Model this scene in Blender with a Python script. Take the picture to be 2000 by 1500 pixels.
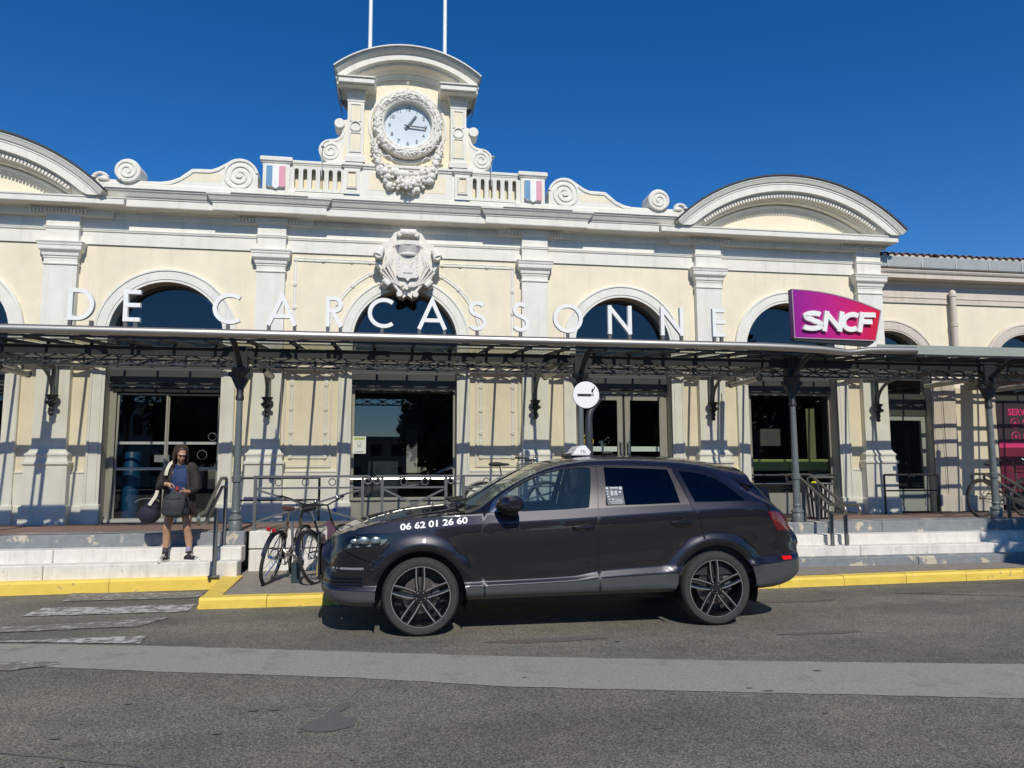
import bpy, bmesh, math, random
from math import pi, sin, cos, sqrt, atan2, radians, hypot
from mathutils import Vector, Matrix
random.seed(7)
sc = bpy.context.scene
for o in list(bpy.data.objects): bpy.data.objects.remove(o)
C = sc.collection

# ---------------------------------------------------------------- camera, sky, sun, exposure
CAM = Vector((-0.25084, -14.55388, 1.59261))
def setup_camera():
    cd = bpy.data.cameras.new('camera'); co = bpy.data.objects.new('camera', cd); C.objects.link(co)
    cd.sensor_width = 36; cd.sensor_fit = 'HORIZONTAL'; cd.lens = 1472.076/2000*36; cd.clip_end = 2000; cd.clip_start = .05
    yaw, pitch, roll = -0.1591921, 0.1116542, 0.0030237
    f = Vector((-sin(yaw)*cos(pitch), cos(yaw)*cos(pitch), sin(pitch))); r = Vector((cos(yaw), sin(yaw), 0)); d = f.cross(r)
    r2 = cos(roll)*r + sin(roll)*d; d2 = -sin(roll)*r + cos(roll)*d
    m = Matrix((r2, -d2, -f)).transposed().to_4x4(); m.translation = CAM
    co.matrix_world = m; sc.camera = co
setup_camera()
SUN_DIR = Vector((-.05, 1, -.89)).normalized()
SUN_EL = math.asin(-SUN_DIR.z)
w = bpy.data.worlds.new('World'); sc.world = w; w.use_nodes = True
wn = w.node_tree.nodes; wl = w.node_tree.links
sky = wn.new('ShaderNodeTexSky'); sky.sky_type = 'NISHITA'; sky.sun_disc = False
sky.sun_elevation = SUN_EL; sky.sun_rotation = atan2(-SUN_DIR.x, -SUN_DIR.y)
sky.altitude = 900; sky.air_density = 1.0; sky.dust_density = .0; sky.ozone_density = 5.0
hsv = wn.new('ShaderNodeHueSaturation'); hsv.inputs['Saturation'].default_value = 1.3; hsv.inputs['Hue'].default_value = .507
wl.new(sky.outputs[0], hsv.inputs['Color']); wl.new(hsv.outputs[0], wn['Background'].inputs[0])
wn['Background'].inputs[1].default_value = .108
sd = bpy.data.lights.new('sun', 'SUN'); sd.energy = 4.0; sd.angle = radians(.53); sd.color = (1, .95, .86)
so = bpy.data.objects.new('sun', sd); C.objects.link(so); so.rotation_euler = SUN_DIR.to_track_quat('-Z', 'Y').to_euler(); so.location = (0, -30, 30)
sc.view_settings.view_transform = 'Standard'; sc.view_settings.look = 'None'; sc.view_settings.gamma = 1
sc.view_settings.use_curve_mapping = False; sc.view_settings.exposure = 0.06
sc.render.engine = 'CYCLES'
sc.cycles.max_bounces = 8; sc.cycles.transparent_max_bounces = 16; sc.cycles.caustics_reflective = False; sc.cycles.caustics_refractive = False

# ---------------------------------------------------------------- materials
MT = {}
def mat(name, col, rough=.6, metal=0., var=.08, scale=6., bump=0., bscale=60., coat=0., spec=.5, streak=0., stretch=(1,1,1), dark=None, dthr=.6, dsc=3., emit=None, dwid=.12):
    if name in MT: return MT[name]
    m = bpy.data.materials.new(name); m.use_nodes = True; n = m.node_tree.nodes; l = m.node_tree.links; b = n['Principled BSDF']
    b.inputs['Roughness'].default_value = rough; b.inputs['Metallic'].default_value = metal
    b.inputs['Coat Weight'].default_value = coat; b.inputs['Coat Roughness'].default_value = .03; b.inputs['Specular IOR Level'].default_value = spec
    tc = n.new('ShaderNodeTexCoord'); mp = n.new('ShaderNodeMapping'); mp.inputs['Scale'].default_value = stretch; l.new(tc.outputs['Object'], mp.inputs[0])
    nz = n.new('ShaderNodeTexNoise'); nz.inputs['Scale'].default_value = scale; nz.inputs['Detail'].default_value = 6; nz.inputs['Roughness'].default_value = .65; l.new(mp.outputs[0], nz.inputs[0])
    mx = n.new('ShaderNodeMix'); mx.data_type = 'RGBA'; mx.inputs[6].default_value = (*[c*(1-var) for c in col], 1); mx.inputs[7].default_value = (*[min(1, c*(1+var)) for c in col], 1)
    rp = n.new('ShaderNodeMapRange'); rp.inputs[1].default_value = .3; rp.inputs[2].default_value = .7; l.new(nz.outputs[0], rp.inputs[0]); l.new(rp.outputs[0], mx.inputs[0])
    out = mx.outputs[2]
    if streak:
        m2 = n.new('ShaderNodeMapping'); m2.inputs['Scale'].default_value = (5, 5, .35); l.new(tc.outputs['Object'], m2.inputs[0])
        n2 = n.new('ShaderNodeTexNoise'); n2.inputs['Scale'].default_value = 1.6; n2.inputs['Detail'].default_value = 7; n2.inputs['Roughness'].default_value = .7; l.new(m2.outputs[0], n2.inputs[0])
        r2 = n.new('ShaderNodeMapRange'); r2.inputs[1].default_value = .52; r2.inputs[2].default_value = .78; r2.inputs[4].default_value = streak; l.new(n2.outputs[0], r2.inputs[0])
        x2 = n.new('ShaderNodeMix'); x2.data_type = 'RGBA'; l.new(r2.outputs[0], x2.inputs[0]); l.new(out, x2.inputs[6]); x2.inputs[7].default_value = (*[c*k for c, k in zip(col, (.42, .40, .36))], 1); out = x2.outputs[2]
    if dark:
        n3 = n.new('ShaderNodeTexNoise'); n3.inputs['Scale'].default_value = dsc; n3.inputs['Detail'].default_value = 8; n3.inputs['Roughness'].default_value = .7; l.new(mp.outputs[0], n3.inputs[0])
        r3 = n.new('ShaderNodeMapRange'); r3.inputs[1].default_value = dthr; r3.inputs[2].default_value = dthr+dwid; l.new(n3.outputs[0], r3.inputs[0])
        x3 = n.new('ShaderNodeMix'); x3.data_type = 'RGBA'; l.new(r3.outputs[0], x3.inputs[0]); l.new(out, x3.inputs[6]); x3.inputs[7].default_value = (*dark, 1); out = x3.outputs[2]
    l.new(out, b.inputs['Base Color'])
    if bump:
        nb = n.new('ShaderNodeTexNoise'); nb.inputs['Scale'].default_value = bscale; nb.inputs['Detail'].default_value = 4; l.new(mp.outputs[0], nb.inputs[0])
        bp = n.new('ShaderNodeBump'); bp.inputs['Strength'].default_value = bump; bp.inputs['Distance'].default_value = .01; l.new(nb.outputs[0], bp.inputs['Height']); l.new(bp.outputs[0], b.inputs['Normal'])
    if emit:
        b.inputs['Emission Color'].default_value = (*emit[:3], 1); b.inputs['Emission Strength'].default_value = emit[3]
    MT[name] = m; return m
def glass(name, tint, refl=1., rough=.01, refl_haze=0., haze_col=(.34,.35,.28)):
    m = bpy.data.materials.new(name); m.use_nodes = True; n = m.node_tree.nodes; l = m.node_tree.links; n.remove(n['Principled BSDF'])
    t = n.new('ShaderNodeBsdfTransparent'); t.inputs[0].default_value = (*tint, 1); g = n.new('ShaderNodeBsdfGlossy'); g.inputs['Roughness'].default_value = rough
    fr = n.new('ShaderNodeFresnel'); ge = n.new('ShaderNodeNewGeometry'); io = n.new('ShaderNodeMapRange'); io.inputs[3].default_value = 1.52; io.inputs[4].default_value = 1/1.52; l.new(ge.outputs['Backfacing'], io.inputs[0]); l.new(io.outputs[0], fr.inputs[0]); mu = n.new('ShaderNodeMath'); mu.operation = 'MULTIPLY'; mu.inputs[1].default_value = refl; mu.use_clamp = True; l.new(fr.outputs[0], mu.inputs[0])
    mx = n.new('ShaderNodeMixShader'); l.new(mu.outputs[0], mx.inputs[0]); l.new(t.outputs[0], mx.inputs[1]); l.new(g.outputs[0], mx.inputs[2]); last = mx.outputs[0]
    if refl_haze:
        df = n.new('ShaderNodeBsdfDiffuse'); df.inputs[0].default_value = (*haze_col, 1); m2 = n.new('ShaderNodeMixShader'); m2.inputs[0].default_value = refl_haze; l.new(last, m2.inputs[1]); l.new(df.outputs[0], m2.inputs[2]); last = m2.outputs[0]  # diffuse share standing in for a hazy reflection on the glass
    l.new(last, n['Material Output'].inputs[0])
    MT[name] = m; return m
M = dict(
 white=mat('white_plaster', (.74, .72, .642), .75, var=.07, scale=2.5, bump=.05, bscale=90, streak=.3),
 cream=mat('cream_plaster', (.78, .700, .530), .85, var=.07, scale=1.8, bump=.08, bscale=120, streak=.2),
 relief=mat('relief_plaster', (.72, .69, .62), .8, var=.1, scale=14, bump=.15, bscale=70),
 annexwhite=mat('greige_plaster', (.60, .53, .45), .8, var=.08, scale=2.5, bump=.06, streak=.3),
 zinc=mat('zinc_sheet', (.40, .42, .41), .5, .15, var=.12, scale=3),
 zincdark=mat('dark_zinc', (.10, .10, .10), .5, .4),
 steel=mat('brushed_steel', (.42, .40, .36), .46, 1., var=.07, scale=4, bump=.04, bscale=200, stretch=(.15, 3, 3)),
 girder=mat('anthracite_shaded_iron', (.020, .023, .026), .5, var=.2, scale=30, bump=.05),  # near-black ironwork; on the column capitals the tone includes the pipe's shadow
 column=mat('grey_green_iron', (.115, .135, .135), .42, var=.14, scale=8, bump=.08, bscale=50),
 wallgirder=mat('taupe_iron', (.13, .125, .115), .5, var=.12, scale=12),
 fascia=mat('pale_green_metal', (.30, .33, .29), .5, var=.05),
 rail=mat('grey_painted_rail', (.10, .104, .104), .45, var=.1, scale=20),
 railsteel=mat('satin_rail_steel', (.27, .255, .225), .38, .75, var=.1, scale=30),
 alu=mat('greige_aluminium', (.36, .345, .29), .45, .3, var=.05),
 black=mat('black_plastic', (.012, .012, .013), .45),
 letter=mat('white_letter_paint', (.80, .80, .77), .4, var=.03),
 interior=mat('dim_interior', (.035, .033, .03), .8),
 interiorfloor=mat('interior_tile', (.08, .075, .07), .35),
 blue=mat('blue_lacquer', (.006, .075, .19), .4),
 lime=mat('lime_counter', (.50, .52, .16), .5),
 tile=mat('terracotta', (.26, .135, .085), .85, var=.3, scale=9, bump=.15),
 tileend=mat('mortar_plug', (.55, .50, .42), .9, var=.15),
 asphalt=None)
M['glass'] = glass('window_glass', (.70, .72, .73), 2.2)
M['roofglass'] = glass('roof_glass', (.71, .71, .64), .6, .05)
M['doorglass'] = glass('door_glass', (.84, .87, .87), 1.15)

# ---------------------------------------------------------------- mesh helpers
class MB:
    def __init__(s): s.v = []; s.f = []; s.sm = []
    def add(s, vs, fs, smooth=False):
        b = len(s.v); s.v += [tuple(v) for v in vs]; s.f += [tuple(b+i for i in f) for f in fs]; s.sm += [smooth]*len(fs); return s
    def box(s, x0, x1, y0, y1, z0, z1, ch=0):
        if ch:
            bm = bmesh.new(); bmesh.ops.create_cube(bm, size=1)
            for v in bm.verts: v.co = Vector(((x0+x1)/2+v.co.x*(x1-x0), (y0+y1)/2+v.co.y*(y1-y0), (z0+z1)/2+v.co.z*(z1-z0)))
            bmesh.ops.bevel(bm, geom=bm.edges[:], offset=ch, segments=1, affect='EDGES'); return s.bm(bm)
        return s.add([(x0,y0,z0),(x1,y0,z0),(x1,y1,z0),(x0,y1,z0),(x0,y0,z1),(x1,y0,z1),(x1,y1,z1),(x0,y1,z1)],
            [(0,3,2,1),(4,5,6,7),(0,1,5,4),(1,2,6,5),(2,3,7,6),(3,0,4,7)])
    def bm(s, bm, smooth=False):
        bm.verts.index_update(); s.add([v.co[:] for v in bm.verts], [[v.index for v in f.verts] for f in bm.faces], smooth); bm.free(); return s
    def obox(s, p, q, wx, wz, up=(0,0,1)):
        p, q = Vector(p), Vector(q); d = (q-p).normalized(); u = Vector(up)
        if abs(d.dot(u)) > .98: u = Vector((0,1,0))
        sx = d.cross(u).normalized()*wx/2; sz = sx.cross(d).normalized()*wz/2
        vs = [a+e for a in (p, q) for e in (-sx-sz, sx-sz, sx+sz, -sx+sz)]
        return s.add(vs, [(0,1,2,3),(7,6,5,4),(0,4,5,1),(1,5,6,2),(2,6,7,3),(3,7,4,0)])
    def prism(s, pts, y0, y1, back=True):   # polygon in x,z extruded along y
        n = len(pts); vs = [(x, y0, z) for x, z in pts]+[(x, y1, z) for x, z in pts]
        fs = [tuple(range(n))]+([tuple(range(2*n-1, n-1, -1))] if back else [])+[(i, i+n, (i+1) % n+n, (i+1) % n) for i in range(n)]
        return s.add(vs, fs)
    def tube(s, pts, r, n=8, closed=False, cap=True):
        pts = [Vector(p) for p in pts]; m = len(pts); rs = r if isinstance(r, (list, tuple)) else [r]*m
        vs = []; fs = []; prev = None
        for i, p in enumerate(pts):
            if closed: t = (pts[(i+1) % m]-pts[i-1])
            else: t = pts[min(i+1, m-1)]-pts[max(i-1, 0)]
            t = t.normalized() if t.length > 1e-9 else Vector((0,0,1))
            if prev is None:
                a = Vector((0,0,1)) if abs(t.z) < .9 else Vector((0,1,0)); u = t.cross(a).normalized()
            else: u = (prev-t*prev.dot(t)).normalized()
            prev = u; v = t.cross(u)
            vs += [p+rs[i]*(cos(2*pi*k/n)*u+sin(2*pi*k/n)*v) for k in range(n)]
        for i in range(m if closed else m-1):
            a = i*n; b = ((i+1) % m)*n
            fs += [(a+k, a+(k+1) % n, b+(k+1) % n, b+k) for k in range(n)]
        s.add(vs, fs, True)
        if cap and not closed: s.add(vs[:n], [tuple(range(n-1, -1, -1))]); s.add(vs[-n:], [tuple(range(n))])
        return s
    def lathe(s, prof, c, axis='z', n=24, a0=0, a1=2*pi, smooth=True):  # prof [(r,h)]
        full = abs(a1-a0-2*pi) < 1e-6; k = n if full else n+1; vs = []; fs = []; c = Vector(c)
        for r, h in prof:
            for i in range(k):
                a = a0+(a1-a0)*i/n; x, y = r*cos(a), r*sin(a)
                vs.append(c+Vector({'z': (x, y, h), 'y': (x, h, y), 'x': (h, x, y)}[axis]))
        for j in range(len(prof)-1):
            for i in range(n):
                i2 = (i+1) % k; fs.append((j*k+i, j*k+i2, (j+1)*k+i2, (j+1)*k+i))
        return s.add(vs, fs, smooth)
    def disc(s, c, r, axis='y', n=24):
        c = Vector(c); vs = []
        for i in range(n):
            a = 2*pi*i/n; x, y = r*cos(a), r*sin(a); vs.append(c+Vector({'z': (x, y, 0), 'y': (x, 0, y), 'x': (0, x, y)}[axis]))
        return s.add(vs, [tuple(range(n))])
    def ball(s, c, r, n=10, m=7, rot=None):
        rx, ry, rz = r if isinstance(r, (tuple, list)) else (r, r, r); c = Vector(c); vs = [Vector((0,0,rz))]; fs = []
        for j in range(1, m):
            t = pi*j/m
            for i in range(n): a = 2*pi*i/n; vs.append(Vector((rx*sin(t)*cos(a), ry*sin(t)*sin(a), rz*cos(t))))
        vs.append(Vector((0,0,-rz)))
        for i in range(n):
            fs.append((0, 1+i, 1+(i+1) % n)); L = 1+(m-2)*n
            fs.append((L+(i+1) % n, L+i, len(vs)-1))
            for j in range(m-2): a = 1+j*n; fs.append((a+i, a+n+i, a+n+(i+1) % n, a+(i+1) % n))
        if rot: vs = [rot @ v for v in vs]
        return s.add([c+v for v in vs], fs, True)
    def grid(s, P, smooth=True):     # rows of points
        k = len(P[0]); vs = [p for r in P for p in r]
        return s.add(vs, [(j*k+i, j*k+i+1, (j+1)*k+i+1, (j+1)*k+i) for j in range(len(P)-1) for i in range(k-1)], smooth)
    def mould(s, path, prof, caps=True):   # plan path (x,y) left to right, prof [(out,z)]
        m = len(path); nr = []
        for i in range(m):
            ds = []
            if i > 0: ds.append(Vector(path[i])-Vector(path[i-1]))
            if i < m-1: ds.append(Vector(path[i+1])-Vector(path[i]))
            ns = [Vector((d.y, -d.x)).normalized() for d in ds]
            n_ = ns[0] if len(ns) == 1 else (ns[0]+ns[1])/(1+ns[0].dot(ns[1])) if ns[0].dot(ns[1]) > -.9 else ns[0]
            nr.append(n_)
        P = [[(path[i][0]+nr[i].x*o, path[i][1]+nr[i].y*o, z) for i in range(m)] for o, z in prof]
        s.grid(P, False)
        if caps:
            for i in (0, m-1): s.add([r[i] for r in P], [tuple(range(len(prof)))])
        return s
    def sweep(s, path, prof, closed=False, smooth=False, caps=False):  # path in (x,z); prof [(d,y)], d to the left of travel
        m = len(path); P = []
        nr = []
        for i in range(m):
            ds = []
            if i > 0 or closed: ds.append(Vector(path[i])-Vector(path[i-1]))
            if i < m-1 or closed: ds.append(Vector(path[(i+1) % m])-Vector(path[i]))
            ns = [Vector((-d.y, d.x)).normalized() for d in ds]
            n_ = ns[0] if len(ns) == 1 else (ns[0]+ns[1])/max(.3, 1+ns[0].dot(ns[1]))
            nr.append(n_)
        idx = list(range(m))+([0] if closed else [])
        P = [[(path[i][0]+nr[i].x*d, y, path[i][1]+nr[i].y*d) for i in idx] for d, y in prof]
        s.grid(P, smooth)
        if caps:
            for i in (0, m-1): s.add([r[i] for r in P], [tuple(range(len(prof)))])
        return s
def arc(cx, cz, r, a0, a1, n): return [(cx+r*cos(radians(a0+(a1-a0)*i/n)), cz+r*sin(radians(a0+(a1-a0)*i/n))) for i in range(n+1)]
ORG = {}
def mesh(name, mb, m, off=(0,0,0), smooth_ang=None):
    me = bpy.data.meshes.new(name); o = Vector(off)
    me.from_pydata([tuple(Vector(v)-o) for v in mb.v], [], mb.f); me.update()
    me.polygons.foreach_set('use_smooth', mb.sm)
    bm = bmesh.new(); bm.from_mesh(me); bmesh.ops.recalc_face_normals(bm, faces=bm.faces); bm.to_mesh(me); bm.free()
    if any(mb.sm): me.set_sharp_from_angle(angle=radians(40))
    if m: me.materials.append(m)
    return me
def thing(name, label, cat, loc=(0,0,0), group=None, rot=(0,0,0)):
    o = bpy.data.objects.new(name, None); o.empty_display_size = .2; C.objects.link(o); o.location = loc; o.rotation_euler = rot
    o['label'] = label; o['category'] = cat
    if group: o['group'] = group
    ORG[o.name] = Vector(loc); return o
def tag(o, label, cat, group=None):
    o['label'] = label; o['category'] = cat
    if group: o['group'] = group
    return o
def part(name, mb, m, parent, world=True, label=None, stuff=False):
    off = ORG[parent.name] if (world and parent) else (0,0,0)
    o = bpy.data.objects.new(name, mesh(name, mb, m, off)); C.objects.link(o)
    if parent: o.parent = parent; ORG[o.name] = Vector(off)
    if label: o['label'] = label
    if stuff: o['kind'] = 'stuff'
    return o
def solo(name, mb, m, loc, label, cat, group=None):
    o = bpy.data.objects.new(name, mesh(name, mb, m, loc)); C.objects.link(o); o.location = loc; ORG[o.name] = Vector(loc); return tag(o, label, cat, group)
def inst(name, me, parent, loc, rot=(0,0,0), scale=None, label=None):   # loc in the parent's space
    o = bpy.data.objects.new(name, me); C.objects.link(o); o.parent = parent; o.location = loc; o.rotation_euler = rot
    if scale: o.scale = scale
    if label: o['label'] = label
    ORG[o.name] = Vector(loc); return o
def struct(name, mb, m):
    o = bpy.data.objects.new(name, mesh(name, mb, m)); C.objects.link(o); o['kind'] = 'structure'; ORG[o.name] = Vector((0,0,0)); return o
def structE(name):
    o = bpy.data.objects.new(name, None); C.objects.link(o); o['kind'] = 'structure'; ORG[o.name] = Vector((0,0,0)); return o
def copy_tree(o, parent=None):
    c = o.copy(); C.objects.link(c); c.parent = parent; ORG[c.name] = ORG.get(o.name, Vector((0,0,0)))
    for ch in o.children: copy_tree(ch, c)
    return c
def text_mesh(s, size, depth, name, align='CENTER', shear=0, bold=0):
    cu = bpy.data.curves.new(name, 'FONT'); cu.body = s; cu.size = size; cu.extrude = depth; cu.align_x = align; cu.align_y = 'CENTER'; cu.shear = shear; cu.offset = bold; cu.resolution_u = 4
    o = bpy.data.objects.new(name, cu); C.objects.link(o); bpy.context.view_layer.update()
    dg = bpy.context.evaluated_depsgraph_get(); me = bpy.data.meshes.new_from_object(o.evaluated_get(dg)); bpy.data.objects.remove(o); bpy.data.curves.remove(cu)
    return me
# ================================================================ ground
def road_mat():
    m = bpy.data.materials.new('asphalt'); m.use_nodes = True; n = m.node_tree.nodes; l = m.node_tree.links; b = n['Principled BSDF']; b.inputs['Roughness'].default_value = .82
    tc = n.new('ShaderNodeTexCoord')
    def noise(s, d=4, r=.6):
        x = n.new('ShaderNodeTexNoise'); x.inputs['Scale'].default_value = s; x.inputs['Detail'].default_value = d; x.inputs['Roughness'].default_value = r; l.new(tc.outputs['Object'], x.inputs[0]); return x
    def mr(src, a, b_, c, d):
        x = n.new('ShaderNodeMapRange'); x.inputs[1].default_value = a; x.inputs[2].default_value = b_; x.inputs[3].default_value = c; x.inputs[4].default_value = d; l.new(src, x.inputs[0]); return x.outputs[0]
    def mul(a, b_):
        x = n.new('ShaderNodeMath'); x.operation = 'MULTIPLY'; l.new(a, x.inputs[0]); l.new(b_, x.inputs[1]); return x.outputs[0]
    vo = n.new('ShaderNodeTexVoronoi'); vo.inputs['Scale'].default_value = 95; l.new(tc.outputs['Object'], vo.inputs[0])
    sep = n.new('ShaderNodeSeparateColor'); l.new(vo.outputs['Color'], sep.inputs[0])
    stone = mr(sep.outputs[0], 0, 1, .58, 1.5)
    gap = mr(vo.outputs['Distance'], .2, .65, 1.12, .6)
    big = mr(noise(.55, 6).outputs[0], .3, .7, .80, 1.2); mid = mr(noise(5, 7, .75).outputs[0], .3, .7, .82, 1.16); fine = mr(noise(48, 5, .75).outputs[0], .35, .65, .72, 1.3)
    oil = mr(noise(1.7, 9, .72).outputs[0], .60, .72, 1, .55)
    lm_ = n.new('ShaderNodeMapping'); lm_.inputs['Scale'].default_value = (.10, 1.1, 1); lm_.inputs['Rotation'].default_value = (0, 0, .18); l.new(tc.outputs['Object'], lm_.inputs[0])
    ln_ = n.new('ShaderNodeTexNoise'); ln_.inputs['Scale'].default_value = 1.3; ln_.inputs['Detail'].default_value = 5; l.new(lm_.outputs[0], ln_.inputs[0]); oil = mul(oil, mr(ln_.outputs[0], .35, .65, .84, 1.13))
    k = mul(mul(mul(stone, gap), mul(big, mid)), mul(oil, fine))
    hue = n.new('ShaderNodeMix'); hue.data_type = 'RGBA'; hue.inputs[6].default_value = (.196, .180, .136, 1); hue.inputs[7].default_value = (.162, .154, .122, 1); l.new(mr(noise(.9, 5).outputs[0], .4, .6, 0, 1), hue.inputs[0])
    vm = n.new('ShaderNodeVectorMath'); vm.operation = 'SCALE'; l.new(hue.outputs[2], vm.inputs[0]); l.new(k, vm.inputs['Scale']); l.new(vm.outputs[0], b.inputs['Base Color'])
    bp = n.new('ShaderNodeBump'); bp.inputs['Strength'].default_value = .55; bp.inputs['Distance'].default_value = .006; l.new(gap, bp.inputs['Height']); l.new(bp.outputs[0], b.inputs['Normal'])
    return m
M['asphalt'] = road_mat()
M['band'] = mat('pale_road_coat', (.275, .263, .218), .85, var=.22, scale=40, bump=.3, bscale=120, dark=(.20, .187, .168), dthr=.55, dsc=2.2)
M['roadpaint'] = mat('worn_white_paint', (.44, .43, .40), .8, var=.2, scale=30, bump=.2, bscale=110, dark=(.165, .152, .125), dthr=.47, dsc=7, dwid=.07)
M['roadpaint2'] = mat('very_worn_white_paint', (.36, .35, .32), .8, var=.2, scale=30, bump=.2, bscale=110, dark=(.165, .152, .125), dthr=.42, dsc=9, dwid=.06)
M['yellow'] = mat('yellow_kerb_paint', (.74, .53, .085), .65, var=.1, scale=5, bump=.15, bscale=70, dark=(.34, .27, .12), dthr=.595, dsc=5, dwid=.08)
M['stone'] = mat('whitewashed_stone', (.66, .63, .57), .8, var=.12, scale=5, bump=.25, bscale=60, streak=.5, dark=(.36, .33, .28), dthr=.61, dsc=5)
M['greyriser'] = mat('flaking_grey_paint', (.20, .215, .225), .75, var=.15, scale=8, bump=.25, bscale=40, dark=(.50, .44, .33), dthr=.56, dsc=3.4, dwid=.04)
M['pave'] = mat('concrete_pavement', (.235, .205, .170), .9, var=.16, scale=9, bump=.25, bscale=90, dark=(.15, .135, .115), dthr=.6, dsc=2)
M['platform'] = mat('red_brown_paving', (.20, .125, .095), .85, var=.2, scale=14, bump=.15, bscale=50)
M['patch'] = mat('dark_tar', (.112, .108, .095), .8, var=.2, scale=50, bump=.3, bscale=90)
struct('road', MB().add([(-120,-120,0),(120,-120,0),(120,30,0),(-120,30,0)], [(0,1,2,3)]), M['asphalt'])
def sheet(name, pts, z, m, rough=.0):
    return struct(name, MB().add([(x, y, z) for x, y in pts], [tuple(range(len(pts)))]), m)
def jag(pts, amp=.02, step=.12, close=True):
    out = []; n = len(pts)
    for i in range(n if close else n-1):
        a = Vector(pts[i]); b = Vector(pts[(i+1) % n]); k = max(1, int((b-a).length/step))
        for j in range(k):
            p = a.lerp(b, j/k); out.append((p.x+random.uniform(-amp, amp), p.y+random.uniform(-amp, amp)))
    return out
# pale worn band crossing the road
up = [(-9.0,-5.3),(-3.78,-6.734),(-2.35,-7.064),(-.504,-7.617),(.793,-8.006),(2.855,-8.519),(4.845,-8.962),(11,-10.4)]
lo = [(10,-11.2),(4.095,-9.763),(2.421,-9.343),(.652,-8.887),(-.47,-8.46),(-2.082,-7.99),(-3.387,-7.574),(-9.5,-6.05)]
sheet('road_band', jag(up+lo, .008, .1), .004, M['band'])
for pts, k in (([(-4.30,-3.80),(-2.61,-3.95),(-2.60,-4.45),(-4.15,-4.42)], 'roadpaint2'), ([(-4.2,-4.87),(-2.50,-4.93),(-2.47,-5.40),(-4.2,-5.36)], 'roadpaint'),
               ([(-5.3,-5.98),(-3.9,-5.93),(-2.58,-5.70),(-2.75,-6.15),(-4.03,-6.22),(-5.3,-6.3)], 'roadpaint2'), ([(-5,-6.62),(-3.8,-6.64),(-2.54,-6.62),(-2.50,-6.97),(-3.7,-6.69),(-5,-6.66)], 'roadpaint'),
               ([(-4.4,-7.28),(-3.40,-7.50),(-3.0,-7.52),(-2.89,-7.62),(-3.23,-7.8),(-4.3,-7.6)], 'roadpaint2')):
    sheet('crosswalk_stripe', jag(pts, .014, .07), .0085, M[k])
sheet('tar_patch', jag([(-.79,-9.56),(-.74,-9.43),(-.66,-9.36),(-.62,-9.20),(-.58,-9.10),(-.50,-9.06),(-.49,-9.16),(-.56,-9.28),(-.53,-9.36),(-.44,-9.42),(-.46,-9.57),(-.60,-9.64),(-.72,-9.62)], .008, .04), .005, M['patch'])
sheet('road_crack', jag([(-2.6,-9.6),(-2.1,-9.79),(-1.6,-10.0),(-1.2,-10.2),(-1.21,-10.225),(-1.6,-10.025),(-2.1,-9.815),(-2.6,-9.625)], .006, .05), .005, M['patch'])
for i in range(40):
    x = random.uniform(-4, 7); y = random.uniform(-11, -7.6); r = random.uniform(.008, .024)
    sheet('tar_spot', [(x+r*2.2*cos(a*.7)*random.uniform(.5, 1), y+r*sin(a*.7)*random.uniform(.6, 1)) for a in range(9)], .0072, M['patch'])
oilm = mat('oil_stained_asphalt', (.125, .107, .09), .75, var=.25, scale=60, bump=.3, bscale=90)
for (x, y, rx, ry) in ((4.6,-5.9,.55,.13),(6.5,-5.6,.45,.10),(1.2,-7.45,.7,.10),(3.9,-7.6,.5,.08)):
    sheet('oil_stain', jag([(x+rx*cos(a*pi/8)*random.uniform(.7, 1), y+ry*sin(a*pi/8)*random.uniform(.6, 1.1)) for a in range(16)], .008, .05), .0045, oilm)
sheet('road_seam', jag([(6.1,-5.6),(7.8,-6.2),(9.5,-6.9),(9.5,-6.93),(7.8,-6.23),(6.1,-5.63)], .01, .1), .005, M['patch'])
# pavements and kerbs
struct('pavement', MB().add([(-2.53,-2.7,.135),(-2.30,-5.10,.12),(40,-3.0,.12),(40,-2.0,.13),(12,-2.6,.13)], [(0,1,2,3,4)]), M['pave'])
struct('pavement', MB().add([(-40,-3.70,.165),(-2.48,-3.62,.165),(-2.48,-3.0,.17),(-40,-3.0,.17)], [(0,1,2,3)]), M['pave'])
kerb = structE('kerb')
def kerb_run(a, b, za, L, wd=.17, seg=1.0, ztop=.13):
    a = Vector(a); b = Vector(b); d = (b-a); n = max(1, round(d.length/seg)); u = d.normalized(); nv = Vector((-u.y, u.x))
    for i in range(n):
        p = a+d*(i/n)+u*.003; q = a+d*((i+1)/n)-u*.003; j = random.uniform(-.004, .004)
        mb = MB(); w0 = nv*wd; ch = nv*.025
        vs = []
        for e in (p, q):
            for (o, z) in ((0, -.05), (0, ztop-.03+j), (.02, ztop+j), (wd, ztop+.004+j), (wd, -.05)): vs.append((e.x+nv.x*o, e.y+nv.y*o, z))
        mb.add(vs, [(0,1,2,3,4),(9,8,7,6,5)]+[(k, k+5, (k+1) % 5+5, (k+1) % 5) for k in range(5)])
        part('kerb_stone', mb, M['yellow'], kerb)
kerb_run((-12,-4.05), (-2.50,-3.74), 0, 0, .20, 1.35, .168)
kerb_run((-2.40,-5.24), (-.9,-5.23), 0, 0, .17, .9, .125)
kerb_run((-.9,-5.23), (8.75,-4.80), 0, 0, .17, 1.0, .125)
kerb_run((8.75,-4.80), (16,-4.4), 0, 0, .17, 1.0, .125)
# slanted kerb ramp joining the two kerbs, wide yellow top
mb = MB(); mb.add([(-2.50,-3.74,.0),(-2.46,-3.70,.165),(-2.22,-3.55,.15),(-2.42,-5.24,0),(-2.38,-5.2,.125),(-2.18,-5.06,.127)], [(0,3,4,1),(1,4,5,2),(0,1,2),(3,5,4)])
part('kerb_stone', mb, M['yellow'], kerb)
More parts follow.
